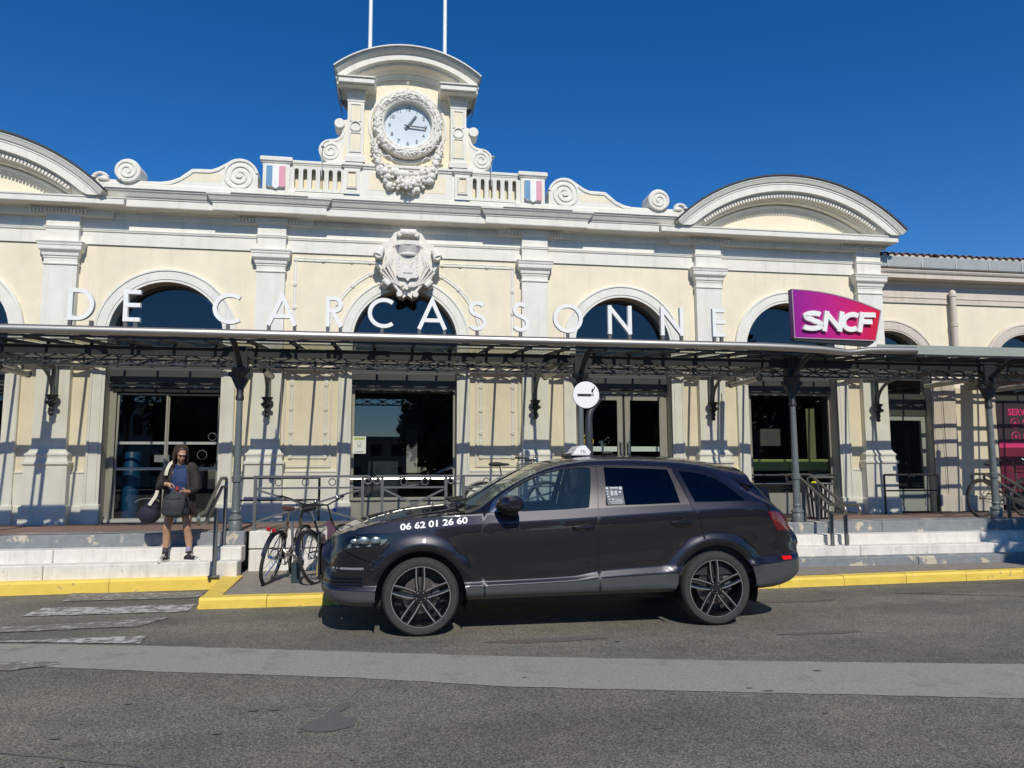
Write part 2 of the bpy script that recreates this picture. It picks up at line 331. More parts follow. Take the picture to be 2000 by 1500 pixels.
# platform, with steps left and right
struct('platform', MB().add([(-30,-3.0,.697),(30,-3.0,.70),(30,.0,.64),(-30,.0,.64)], [(0,1,2,3)]), M['platform'])
struct('platform_joint', MB().add([(-7,-2.75,.7),(-2.6,-2.4,.692),(-2.6,-2.34,.691),(-7,-2.66,.699)], [(0,1,2,3)]), M['pave'])
stp = structE('steps')
def step_run(x0, x1, y0, y1, z0, z1, m, seg, name='step_block'):
    n = max(1, round((x1-x0)/seg))
    for i in range(n):
        a = x0+(x1-x0)*i/n+.003; b = x0+(x1-x0)*(i+1)/n-.003; j = random.uniform(-.004, .004)
        part(name, MB().box(a, b, y0+j, y1, z0, z1+j*.5, .012), m, stp)
step_run(-12, -2.28, -3.68, -3.38, .10, .352, M['stone'], 2.4)
step_run(-12, -2.28, -3.40, -3.10, .30, .522, M['stone'], 2.4)
step_run(-12, -2.30, -3.12, -2.60, .45, .694, M['greyriser'], 3.2, 'riser_block')
step_run(4.6, 14, -3.95, -3.60, .05, .245, M['greyriser'], 3.0, 'riser_block')
step_run(4.6, 14, -3.68, -3.38, .15, .384, M['stone'], 2.4)
step_run(4.6, 14, -3.40, -3.10, .30, .536, M['stone'], 2.4)
step_run(4.6, 14, -3.12, -2.60, .45, .718, M['greyriser'], 3.2, 'riser_block')
# white stone retaining wall behind the bicycles
step_run(-2.26, 4.6, -3.02, -2.60, .45, .70, M['stone'], 1.5, 'wall_stone')
step_run(-2.26, 4.6, -3.0, -2.60, .08, .44, M['stone'], 1.9, 'wall_stone')

# ================================================================ station building
B = thing('station_building', 'cream and white railway station with clock gable and arched bays', 'building', (0, .2, .64))
PX = [-9.845, -6.2, -2.535, 2.535, 6.2, 9.845]; HW = [.28, .28, .26, .26, .28, .283]
BX = [-8.02, -4.365, 0, 4.365, 8.02]
SPR = 4.05; ZB = .62
# walls, one panel per bay, with the arched opening left out
def wall_bay(x0, x1, cx, r, spr, zt, y, m, parent, zb=ZB, depth=.3):
    mb = MB(); N = 20
    A = arc(cx, spr, r, 180, 0, N)
    mb.add([(x0,y,zb),(cx-r,y,zb),(cx-r,y,spr),(x0,y,spr)], [(0,1,2,3)]); mb.add([(cx+r,y,zb),(x1,y,zb),(x1,y,spr),(cx+r,y,spr)], [(0,1,2,3)])
    T = [(x0, spr)]+[(x0+(x1-x0)*i/N, zt) for i in range(1, N)]+[(x1, spr)]
    T = []
    for (ax, az) in A:
        t = (ax-(cx-r))/(2*r); T.append((x0+(x1-x0)*t, zt))
    mb.grid([[(a, y, z) for a, z in A], [(a, y, z) for a, z in T]], False)
    mb.add([(x0,y,spr),(cx-r,y,spr),(x0,y,zt)], [(0,1,2)]); mb.add([(x1,y,spr),(cx+r,y,spr),(x1,y,zt)], [(0,2,1)])
    P = [(cx-r, zb)]+A+[(cx+r, zb)]
    mb.grid([[(a, y, z) for a, z in P], [(a, y+depth, z) for a, z in P]], False)
    return part('wall', mb, m, parent)
for i, cx in enumerate(BX):
    wall_bay(PX[i], PX[i+1], cx, 1.0, SPR, 5.8, 0, M['cream'], B)
# solid mass behind: roof plane and side walls
part('flat_roof', MB().box(-11.0, 10.12, .32, 9, 5.6, 5.78), M['zinc'], B)
part('side_wall', MB().box(9.85, 10.12, .02, 9, .6, 6.6).box(-11.2, -9.9, .02, 9, .6, 6.6), M['cream'], B)
part('attic_wall', MB().box(-10.12, 10.12, .0, .35, 5.79, 6.62), M['white'], B)
# jamb and arch surrounds
def surround(cx, r, parent, m, wd=.25, zb=.64, spr=SPR):
    path = [(cx-r, zb)]+arc(cx, spr, r, 180, 0, 28)+[(cx+r, zb)]
    o = part('arch_surround', MB().sweep(path, [(.0,.02),(.0,-.045),(.045,-.045),(.05,-.058),(.20,-.058),(.205,-.075),(wd-.015,-.075),(wd,-.06),(wd,.01)]), m, parent)
    for s in (-1, 1):
        x = cx+s*(r+wd/2)
        part('plinth_block', MB().box(x-wd/2-.02, x+wd/2+.03, -.10, .01, .64, .98, .012), m, parent)
    return o
for cx in BX: surround(cx, 1.0, B, M['white'])
# pilasters
def pil_path(cx, hw, p): return [(cx-hw, .02), (cx-hw, -p), (cx+hw, -p), (cx+hw, .02)]
for cx, hw in zip(PX, HW):
    p = part('pilaster', MB().mould(pil_path(cx, hw, .13), [(0,2.0),(0,5.28),(.018,5.285),(.022,5.30),(.018,5.315),(0,5.32),(0,5.40)], False), M['white'], B)
    part('capital', MB().mould(pil_path(cx, hw, .13), [(0,5.40),(.012,5.41),(.012,5.44),(.03,5.45),(.035,5.50),(.075,5.545),(.082,5.56),(.082,5.62),(.092,5.63),(.098,5.665),(.112,5.685),(.112,5.705),(0,5.712)]), M['white'], p)
    part('pedestal', MB().mould(pil_path(cx, hw, .13), [(.10,.64),(.10,.95),(.085,.965),(.07,.97),(.07,1.66),(.085,1.68),(.10,1.69),(.10,1.725),(.07,1.74),(.055,1.80),(.06,1.83),(.075,1.845),(.075,1.875),(.05,1.89),(.02,1.93),(0,2.0)]), M['white'], p)
    # narrow cream wall strips beside pilaster get framed panels below
# framed wall panels (bolection trims) left and right of the openings
def frame_trim(x0, x1, z0, z1, y=-.0, wd=.05, m=None, name='panel_frame', parent=None):
    path = [(x0,z0),(x1,z0),(x1,z1),(x0,z1)]
    return part(name, MB().sweep(path[::-1], [(0,.005),(.0,-.02),(-.015,-.03),(-.03,-.02),(-.035,-.03),(-wd,-.012),(-wd,.005)], True), m or M['white'], parent or B)
# dado: white lower wall below 1.55 beside the openings
for i, cx in enumerate(BX):
    for (xa, xb) in ((PX[i]+HW[i]+.06, cx-1.27), (cx+1.27, PX[i+1]-HW[i+1]-.06)):
        if xb-xa > .12:
            part('dado', MB().mould([(xa-.02, 0), (xb+.02, 0)], [(0.055,.64),(.055,.95),(.03,.965),(.03,1.52),(.045,1.535),(.045,1.56),(0.0,1.57)]), M['white'], B)
            if xb-xa > .5: pass
# central bay: beaded trim with rosettes around the arch
ros = mesh('rosette', MB().lathe([(.0,-.035),(.012,-.035),(.018,-.028),(.024,-.034),(.040,-.030),(.042,0)], (0,0,0), 'y', 12), M['relief'])
def reed(path, name='reeded_trim'):
    return part(name, MB().sweep(path, [(-.034,.0),(-.034,-.016),(-.02,-.022),(-.014,-.012),(.014,-.012),(.02,-.022),(.034,-.016),(.034,0)]), M['white'], B)
tr = reed([(-2.10,1.98),(-2.10,5.585),(2.10,5.585),(2.10,1.98)])
for x in (-2.10, 2.10):
    for z in (5.585, 5.1, 4.65, 4.2, 3.18, 2.72, 2.28, 1.82): inst('rosette', ros, tr, (x, -.2, z-.64))
for x in (-1.58, -1.05, -.7, .7, 1.05, 1.58): inst('rosette', ros, tr, (x, -.2, 5.585-.64))
tr2 = reed(arc(0, SPR, 1.47, 180, 0, 30)+[(1.47, 1.98)])
tr2b = reed([(-1.47, 1.98), (-1.47, SPR)])
for a in (28, 46, 62, 118, 134, 152): inst('rosette', ros, tr2, (1.47*cos(radians(a)), -.2, SPR+1.47*sin(radians(a))-.64))
for x, t in ((-1.47, tr2b), (1.47, tr2)):
    for z in (3.18, 2.72, 2.28, 1.82): inst('rosette', ros, t, (x, -.2, z-.64))
for s in (-1, 1):
    reed([(s*2.10-s*.02, 1.82), (s*1.47+s*.02, 1.82)], 'reeded_trim')
    frame_trim(min(s*2.24, s*1.36), max(s*2.24, s*1.36), 1.62, 3.5, wd=.02)
# entablature with breaks over the pilasters
def ent_path(b0, b1, b2):
    P = [(-11.2, -b2)]
    P += [(-9.845-.62, -b2), (-5.43, -b2), (-5.43, -b0), (-3.22, -b0), (-3.22, -b1), (-1.86, -b1), (-1.86, -b0)]
    Q = [(-x, y) for x, y in P[::-1]]; Q = Q[:-1]
    return P+Q
EP = [(-11.2,0)]
part('architrave', MB().mould([(-11.2,-.03),(10.12,-.03),(10.12,.2)], [(0,5.712),(.0,5.945),(.018,5.955),(.022,5.98),(.03,5.985),(.03,6.0),(.0,6.008),(-.01,6.20),(.0,6.21)]), M['white'], B)
for cx, hw in zip(PX, HW):
    part('frieze_block', MB().mould(pil_path(cx, hw+.0, .135), [(0,5.712),(.0,5.945),(.018,5.955),(.022,5.98),(.03,5.985),(.03,6.0),(0,6.008),(0,6.21),(.02,6.23),(.03,6.25),(.03,6.33),(-.05,6.34)]), M['white'], B)
CP = [(-11.2,-.09),(-5.43,-.09),(-5.43,0),(-3.22,0),(-3.22,-.05),(-1.86,-.05),(-1.86,0),(1.86,0),(1.86,-.05),(3.22,-.05),(3.22,0),(5.43,0),(5.43,-.09),(10.40,-.09),(10.40,.35)]
CPROF = None
for s in (-1, 1):
    part('cornice', MB().mould([(-11.2,-.09),(-5.43,-.09),(-5.43,.3)] if s < 0 else [(5.43,.3),(5.43,-.09),(10.02,-.09),(10.02,.35)], [(-.2,6.20),(.045,6.205),(.06,6.225),(.065,6.24),(.065,6.31),(.10,6.325),(.125,6.345),(.34,6.355),(.345,6.365),(.345,6.455),(.36,6.465),(.362,6.49),(-.2,6.50)]), M['white'], B)
CP = CP[2:-3]
part('cornice', MB().mould(CP, [(-.2,6.20),(.045,6.205),(.06,6.225),(.065,6.24),(.065,6.31),(.10,6.325),(.125,6.345),(.34,6.355),(.34,6.36),(.345,6.365),(.345,6.49),(.36,6.50),(.365,6.525),(.385,6.535),(.42,6.60),(.445,6.625),(.445,6.645),(-.2,6.672)]), M['white'], B)
part('cornice_flashing', MB().mould([(-5.42,-.447),(-3.22,-.447),(-3.22,-.497),(-1.86,-.497),(-1.86,-.447),(1.86,-.447),(1.86,-.497),(3.22,-.497),(3.22,-.447),(5.42,-.447)], [(0,6.645),(.012,6.645),(.012,6.664),(-.03,6.675)]), M['zincdark'], B)
# dentils
dm = MB()
for (a, b, y) in ((-6.75,-5.75,-.19),(-3.15,-2.0,-.15),(-1.8,1.8,-.066),(2.0,3.15,-.15),(5.75,6.75,-.19),(9.2,10.3,-.19)):
    n = int((b-a)/.062)
    for i in range(n): x = a+i*.062; dm.box(x, x+.034, y-.03, y+.02, 6.245, 6.305)
part('dentils', dm, M['white'], B, stuff=True)
# curved pediments over the end bays
def pediment(cx, cz, R, hc, y0, parent, hor=True, t=.42, name='curved_pediment', ytym=-.10, soff=.5):
    a = math.degrees(math.asin(min(1, hc/R))); P = arc(cx, cz, R, 90+a, 90-a, 40)
    pm = MB().sweep(P, [(-t,ytym),(-t,y0+.20),(-t+.03,y0+.185),(-t+.06,y0+.13),(-.30,y0+.06),(-.29,y0+.005),(-.16,y0+.005),(-.15,y0-.008),(-.12,y0-.008),(-.11,y0-.03),(-.05,y0-.06),(-.03,y0-.075),(-.0,y0-.075),(.0,.6)], caps=True); pm.v = [(x, y, max(z, 6.492)) for x, y, z in pm.v]; o = part(name, pm, M['white'], parent)
    part('zinc_edge', MB().sweep(P, [(.002,y0-.075),(.002,y0-.10),(.03,y0-.105),(.035,.6)]), M['zincdark'], o)
    return o, P, a
for sx in (-1, 1):
    cx = 7.93*sx; R = 3.60; cz = 7.62-R
    o, P, a = pediment(cx, cz, R, 2.54, -.50, B)
    tym = MB(); A = arc(cx, cz, R-.40, 90+39, 90-39, 30)
    tym.add([(x, -.10, z) for x, z in A if z > 6.4]+[], [tuple(range(len([1 for x, z in A if z > 6.4])))])
    part('tympanum', tym, M['cream'], o)
    part('tympanum_frame', MB().sweep(arc(cx, cz, R-.54, 90+36, 90-36, 30), [(-.03,-.095),(-.025,-.115),(.0,-.11),(.015,-.13),(.05,-.14),(.06,-.095)]), M['white'], o)
    d = MB()
    for i in range(64):
        t = radians(90+36-72*i/63); r = R-.372; c = Vector((cx+r*cos(t), 0, cz+r*sin(t))); u = Vector((sin(t), 0, -cos(t)))*.02; v = Vector((cos(t), 0, sin(t)))*.035
        q = [c-u-v, c+u-v, c+u+v, c-u+v]; d.add([(k.x, -.425, k.z) for k in q]+[(k.x, -.30, k.z) for k in q], [(0,1,2,3),(0,4,5,1),(1,5,6,2),(2,6,7,3),(3,7,4,0)])
    part('dentils', d, M['relief'], o, stuff=True)
    part('pediment_band', MB().sweep(arc(cx, cz, R-.425, 90+40, 90-40, 36), [(-.03,-.10),(-.03,-.24),(.0,-.26),(.0,-.10)]), M['white'], o)
# parapet: base course, scroll walls
part('parapet_base', MB().mould([(-5.6,-.28),(-2.79,-.28),(-2.79,-.33),(-2.13,-.33),(-2.13,-.28),(2.13,-.28),(2.13,-.33),(2.79,-.33),(2.79,-.28),(5.6,-.28)], [(0.02,6.655),(.02,6.80),(.0,6.83),(-.32,6.84)]), M['white'], B)
def spiral(cx, cz, r0, r1, a0, turns, n=40): return [(cx+(r0+(r1-r0)*i/n)*cos(a0+turns*2*pi*i/n), cz+(r0+(r1-r0)*i/n)*sin(a0+turns*2*pi*i/n)) for i in range(n+1)]
RIDGE = [(-.024,0),(-.018,-.022),(.018,-.022),(.024,0)]
def ridge(y, k=1.): return [(d*k, y+e*k) for d, e in RIDGE]
for s in (-1, 1):
    S = lambda P: [(s*x, z) for x, z in P]
    up_ = [(2.80,6.78),(2.80,7.02)]+[(3.13+.335*cos(radians(t)), 7.09+.325*sin(radians(t))) for t in range(0, 125, 12)]
    up_ += [(3.05+.0,7.40)] if 0 else []
    top = [(3.13+.335*cos(radians(t)), 7.08+.335*sin(radians(t))) for t in range(-70, 55, 10)]
    prof = [(2.80,6.80),(2.80,7.10)]+[(3.13+.335*cos(radians(t)), 7.08+.335*sin(radians(t))) for t in range(175, 60, -10)]+[(3.38,7.31),(3.52,7.22),(3.64,7.17),(3.80,7.17),(3.98,7.16),(4.08,7.08),(4.20,6.98),(4.36,6.91),(4.52,6.88),(4.95,6.87),(5.45,6.88),(5.60,6.92),(5.72,6.90),(5.76,6.80)]
    w_ = part('scroll_wall', MB().prism(S(prof), -.27, .05), M['white'], B)
    # recessed cream field and ridges
    part('scroll_field', MB().prism(S([(3.47,6.93),(3.42,7.06),(3.50,7.10),(3.90,7.10),(3.98,7.02),(4.25,6.93)]), -.272, -.26), M['cream'], w_)
    part('volute', MB().sweep(S(spiral(3.13, 7.08, .32, .05, radians(170), -2.6*(1), 60)), ridge(-.27, 1.1)).prism(S([(3.13+.05*cos(k*pi/5), 7.08+.05*sin(k*pi/5)) for k in range(10)]), -.30, -.27), M['white'], w_)
    part('scroll_ridge', MB().sweep(S([(3.40,7.25),(3.53,7.16),(3.66,7.115),(3.96,7.11),(4.05,7.03),(4.19,6.93),(4.36,6.85),(4.6,6.83),(5.0,6.83)]), ridge(-.27, 1.0)), M['white'], w_)
    # rolled end
    rl = part('scroll_roll', MB().lathe([(0,-.36),(.21,-.36),(.225,-.345),(.225,.08),(0,.08)], (s*5.08, 0, 7.03), 'y', 32), M['white'], w_)
    part('volute', MB().sweep(S(spiral(5.08, 7.03, .20, .035, radians(-60), 1.9, 46)), ridge(-.36, .8)), M['white'], w_)
    sh = MB()
    for k in range(7):
        t = radians(20+k*22); sh.ball((s*(5.56+.13*cos(t)*.9), -.28, 6.87+.11*sin(t)), (.05, .04, .035), 8, 5)
    sh.ball((s*5.50, -.28, 6.87), (.10, .06, .06))
    part('shell_carving', sh, M['relief'], w_)
    # shield pillar
    px = s*2.46
    pl = part('parapet_pillar', MB().mould([(px-.245,.1),(px-.245,-.34),(px+.245,-.34),(px+.245,.1)], [(0.0,6.82),(0,7.33),(.02,7.345),(.03,7.37),(.05,7.38),(.05,7.44),(.03,7.46),(-.1,7.475)]), M['white'], B)
    zs = [(-.175,7.27),(.175,7.27),(.175,6.91),(.13,6.865),(.05,6.86),(0,6.825),(-.05,6.86),(-.13,6.865),(-.175,6.91)]
    sh = part('tricolor_shield', MB().prism([(px+x, z) for x, z in zs], -.40, -.335), mat('shield_white', (.78,.77,.75), .5), pl)
    for (k0, k1, c, nm) in ((-.172,-.06,(.10,.26,.44),'blue_field'), (.06,.172,(.66,.30,.36),'red_field')):
        part(nm, MB().prism([(px+k0,7.265),(px+k1,7.265),(px+k1,6.865 if k0 > 0 or 1 else 0),((px+k0),6.885 if k0 < 0 else 6.865),], -.404, -.399), mat('shield_'+nm, c, .55, var=.08), sh)
# balustrades
def baluster_mesh(pw, sw, z0, z1):
    h = pw/2; r = sw/2; L = [(-h, z0)]; n = 6
    zl = z0+.05; zh = z1-.05
    left = [(-h, z0),(-h, zl)]+[(-h+r*sin(radians(90*i/n)), zl+r-r*cos(radians(90*i/n))) for i in range(n+1)]
    left += [(-h+r*cos(radians(90*i/n)), zh-r+r*sin(radians(90*i/n))) for i in range(n+1)]+[(-h, zh),(-h, z1)]
    right = [(-x, z) for x, z in left[::-1]]
    return mesh('baluster', MB().prism(left+right, -.30, -.20), M['white'])
pw = .158; bm_ = baluster_mesh(pw, .078, 6.83, 7.33)
for s in (-1, 1):
    x0 = s*1.70
    bl = part('balustrade', MB().mould([(x0-.49,-.27),(x0+.49,-.27)], [(.0,7.33),(.03,7.345),(.035,7.37),(.05,7.38),(.05,7.42),(.02,7.44),(-.3,7.45)]), M['white'], B)
    part('balustrade_back', MB().box(x0-.49, x0+.49, -.13, -.05, 6.83, 7.34), M['cream'], bl)
    for k in range(7): inst('baluster', bm_, bl, (x0-3*pw+k*pw, -.2, -.64))
    # panelled die beside the balustrade
    xd = s*1.06
    part('parapet_die', MB().mould([(xd-.15,0),(xd-.15,-.33),(xd+.15,-.33),(xd+.15,0)], [(0,6.82),(0,7.33),(.02,7.345),(.03,7.37),(.05,7.38),(.05,7.43),(0,7.45),(-.1,7.46)]), M['white'], B)
    ft_ = frame_trim(xd-.10, xd+.10, 6.92, 7.28, wd=.02); ft_.location.y = -.33
    part('die_panel', MB().box(xd-.085, xd+.085, -.333, -.32, 6.935, 7.265), M['cream'], B)
part('clock_plinth', MB().mould([(-.91,-.27),(.91,-.27)], [(.02,6.82),(.02,7.33),(.04,7.345),(.05,7.38),(.07,7.39),(.07,7.44),(.02,7.455),(-.4,7.46)]), M['white'], B)
part('plinth_panel', MB().box(-.74, .74, -.294, -.27, 6.93, 7.27), M['cream'], B)
# clock tower
TW = part('clock_gable', MB().box(-1.15, 1.11, -.20, .55, 7.44, 9.12), M['cream'], B)
for s, cx in ((-1, -1.012), (1, .975)):
    p = part('gable_pilaster', MB().mould([(cx-.155,.1),(cx-.155,-.34),(cx+.155,-.34),(cx+.155,.1)], [(.03,7.45),(.03,7.56),(.01,7.58),(0,7.59),(0,8.66),(.01,8.67),(.015,8.70),(.0,8.71),(0,8.74)], False), M['white'], B)
    part('capital', MB().mould([(cx-.155,.1),(cx-.155,-.34),(cx+.155,-.34),(cx+.155,.1)], [(0,8.74),(.01,8.75),(.02,8.80),(.03,8.81),(.03,8.87),(.05,8.88),(.06,8.90),(.20,8.905),(.20,8.985),(.22,9.0),(.23,9.03),(0,9.05)]), M['white'], p)
    d = MB()
    for k in range(7): d.box(cx-.17+k*.05, cx-.145+k*.05, -.395, -.36, 8.815, 8.865)
    part('dentils', d, M['relief'], p, stuff=True)
    part('pilaster_panel', MB().box(cx-.085, cx+.085, -.343, -.33, 8.30, 8.60), M['cream'], p); part('pilaster_panel', MB().box(cx-.085, cx+.085, -.343, -.33, 7.68, 8.02), M['cream'], p)
    part('pilaster_ring', MB().lathe([(.115,-.34),(.11,-.365),(.09,-.37),(.08,-.345)], (cx, 0, 8.17), 'y', 24), M['white'], p)
    part('panel_frame', MB().sweep([(cx-.1,8.62),(cx+.1,8.62),(cx+.1,8.28),(cx-.1,8.28)], [(-.015,-.34),(-.01,-.358),(.01,-.358),(.015,-.34)], True), M['white'], p); part('panel_frame', MB().sweep([(cx-.1,8.04),(cx+.1,8.04),(cx+.1,7.66),(cx-.1,7.66)], [(-.015,-.34),(-.01,-.358),(.01,-.358),(.015,-.34)], True), M['white'], p)
    # side scroll
    S = lambda P: [(cx+s*(x-.155) if 0 else cx+s*x, z) for x, z in P]
    pr = [(.15,7.46),(.15,8.36)]+[(.31+.10*cos(radians(t)), 8.25+.105*sin(radians(t))) for t in range(130, -80, -18)]+[(.26,8.13),(.26,8.08),(.30,8.0),(.38,7.95),(.44,7.94)]+[(.47+.225*cos(radians(t)), 7.715+.22*sin(radians(t))) for t in range(80, -70, -14)]+[(.52,7.46)]
    sv = part('gable_scroll', MB().prism(S(pr), -.22, .1), M['white'], B)
    part('volute', MB().sweep(S(spiral(.47, 7.71, .205, .04, radians(80), -2.2, 44)), ridge(-.22, .8)).sweep(S(spiral(.31, 8.25, .085, .02, radians(60), -1.5, 26)), ridge(-.22, .5)).sweep(S([(.24,8.18),(.215,8.08),(.25,7.99),(.35,7.91),(.40,7.90)]), ridge(-.22, .6)), M['white'], sv)
    part('scroll_field', MB().prism(S([(.17,7.95),(.17,7.55),(.25,7.55),(.23,7.75)]), -.222, -.21), M['cream'], sv)
    part('scroll_roll', MB().lathe([(0,-.27),(.09,-.27),(.10,-.26),(.10,.1)], (cx+s*.31, 0, 8.25), 'y', 18), M['white'], sv)
# curved top
cxt = -.018; Rt = 2.16; czt = 9.70-Rt
at = math.degrees(math.asin(1.40/Rt)); P = arc(cxt, czt, Rt, 90+at, 90-at, 30)
gp = part('gable_pediment', MB().sweep(P, [(-.42,-.2),(-.33,-.2),(-.33,-.30),(-.29,-.34),(-.26,-.42),(-.22,-.50),(-.21,-.56),(-.10,-.56),(-.09,-.58),(-.05,-.63),(.0,-.65),(.0,.75),(-.3,.75)], caps=True), M['white'], B)
part('zinc_edge', MB().sweep(P, [(.002,-.64),(.002,-.70),(.025,-.70),(.035,.78)]), M['zinc'], gp)
part('gable_arch', MB().sweep(arc(cxt, czt, Rt-.37, 90+40, 90-40, 24), [(-.06,-.2),(-.06,-.225),(-.015,-.235),(.0,-.25),(.04,-.26),(.04,-.2)]), M['white'], gp)
d = MB()
for i in range(44):
    t = radians(90+31-62*i/43); r = Rt-.252; c = Vector((cxt+r*cos(t), 0, czt+r*sin(t))); u = Vector((sin(t), 0, -cos(t)))*.015; v = Vector((cos(t), 0, sin(t)))*.025
    q = [c-u-v, c+u-v, c+u+v, c-u+v]; d.add([(k.x, -.475, k.z) for k in q]+[(k.x, -.36, k.z) for k in q], [(0,1,2,3),(0,4,5,1),(1,5,6,2),(2,6,7,3),(3,7,4,0)])
part('dentils', d, M['relief'], gp, stuff=True)
for s, xa, xb in ((-1, -1.34, -.66), (1, .60, 1.31)):
    part('cornice_return', MB().box(xa, xb, -.60, .0, 8.93, 9.03, .008).box(xa-.02, xb+.015, -.63, 0, 9.031, 9.06, .006), M['white'], gp)
    part('eave_side', MB().add([(s*1.40+cxt,-.62,9.13),(s*1.40+cxt,.75,9.13),(s*1.30+cxt,.75,8.80),(s*1.30+cxt,-.30,8.80)], [(0,1,2,3)]), M['zincdark'], gp)
gp2 = MB(); A = arc(cxt, czt, Rt-.34, 90+42, 90-42, 24); gp2.add([(x, -.19, z) for x, z in A], [tuple(range(len(A)))])
part('gable_tympanum', gp2, M['cream'], gp)
part('ring_bolt', MB().tube([(-.02+.02*cos(k*pi/4), -.31, 9.15+.03*sin(k*pi/4)) for k in range(8)], .006, 5, True), M['relief'], gp)
# clock
CK = (-.012, 8.295)
ck = part('clock', MB().lathe([(.46,-.26),(.47,-.34),(.50,-.36),(.52,-.34)], (CK[0], 0, CK[1]), 'y', 48).lathe([(.70,-.2),(.72,-.235),(.74,-.24),(.765,-.235),(.77,-.2)], (CK[0], 0, CK[1]), 'y', 48).lathe([(.44,-.20),(.46,-.24),(.46,-.26)], (CK[0], 0, CK[1]), 'y', 48), M['white'], B)
part('clock_face', MB().disc((CK[0], -.212, CK[1]), .445, 'y', 48), mat('clock_glass', (.62,.68,.70), .15, var=.02, coat=.6), ck)
wr = MB(); rs = random.Random(3)
wr.lathe([(.50,-.24),(.50,-.32),(.535,-.375),(.59,-.39),(.645,-.37),(.68,-.30),(.68,-.2)], (CK[0], 0, CK[1]), 'y', 64)
for k in range(190):
    a = 2*pi*rs.random(); rr = .59+rs.uniform(-.085, .085); c = (CK[0]+rr*cos(a), -.392+abs(rr-.59)*.62, CK[1]+rr*sin(a))
    wr.ball(c, (.055, .026, .021), 7, 5, Matrix.Rotation(-(a+pi/2+rs.uniform(-.5, .5)), 3, 'Y'))
for a in (90, 0, 180, 270):
    for da in (-7, 7):
        t0 = radians(a-da); t1 = radians(a+da); wr.tube([(CK[0]+(.51+.17*f)*cos(t0+(t1-t0)*f), -.385+.05*abs(f-.5), CK[1]+(.51+.17*f)*sin(t0+(t1-t0)*f)) for f in (0,.25,.5,.75,1)], .018, 6)
part('laurel_wreath', wr, M['relief'], ck)
num = mat('clock_numeral', (.10,.13,.17), .5)
for k in range(1, 13):
    a = radians(90-30*k); me = text_mesh(str(k), .105, .002, 'numeral', bold=.003); me.materials.append(num)
    inst('numeral', me, ck, (CK[0]+.355*cos(a), -.216-.2, CK[1]+.355*sin(a)-.64), (pi/2, 0, 0))
def hand(ang, L, tail, wd, y):
    a = radians(90-ang); d = Vector((cos(a), 0, sin(a))); c = Vector((CK[0], y, CK[1]))
    return part('clock_hand', MB().obox(c-d*tail, c+d*L, wd, .012, (0,1,0)), mat('clock_hand_paint', (.04,.06,.09), .5), ck)
hand(36, .27, .07, .040, -.236); hand(94, .36, .07, .028, -.256)
part('hand_boss', MB().lathe([(0,-.25),(.03,-.25),(.035,-.2)], (CK[0], 0, CK[1]), 'y', 12), mat('clock_hand_paint', (.04,.06,.09)), ck)
# garland of fruit
ga = MB(); rs = random.Random(11)
for k in range(240):
    t = radians(180+180*(k+.5)/240); thick = .06+.17*sin(t-pi)**1.4
    rx, rz = .60, .64; off = rs.uniform(-1, 1)
    c = Vector((CK[0]+(rx+off*thick*.5)*cos(t), -.36-rs.random()*.06*(1-abs(off)), 7.72+(rz+off*thick*.9)*sin(t)))
    r = rs.choice((.022, .03, .04, .06)) * (.7+.55*sin(t-pi))
    ga.ball(c, (r, r, r*rs.uniform(.8, 1.2)), 8, 6)
ga.ball((CK[0], -.46, 7.02), (.12, .09, .11), 12, 8)
for k in range(7): a = k*2*pi/7; ga.ball((CK[0]+.10*cos(a), -.50, 7.02+.09*sin(a)), (.035, .03, .035), 8, 6)
for s in (-1, 1):
    for k in range(16): ga.ball((CK[0]+s*(.60+rs.uniform(-.07, .09)), -.34, 7.62+k*.022+rs.uniform(-.02, .02)), (.03, .025, .022), 7, 5)
    ga.tube([(CK[0]+s*x, -.36, z) for x, z in ((.66,7.93),(.60,7.80),(.62,7.70),(.56,7.62))], [.02,.03,.045,.05], 7)
    ga.tube([(CK[0]+s*x, -.34, z) for x, z in ((.60,7.74),(.45,7.60),(.36,7.63),(.28,7.55))], [.02,.018,.014,.008], 6)
    ga.tube([(CK[0]+s*x, -.33, z) for x, z in ((.60,7.74),(.70,7.86),(.68,7.98),(.72,8.03))], [.025,.018,.014,.010], 6)
part('fruit_garland', ga, M['relief'], B)
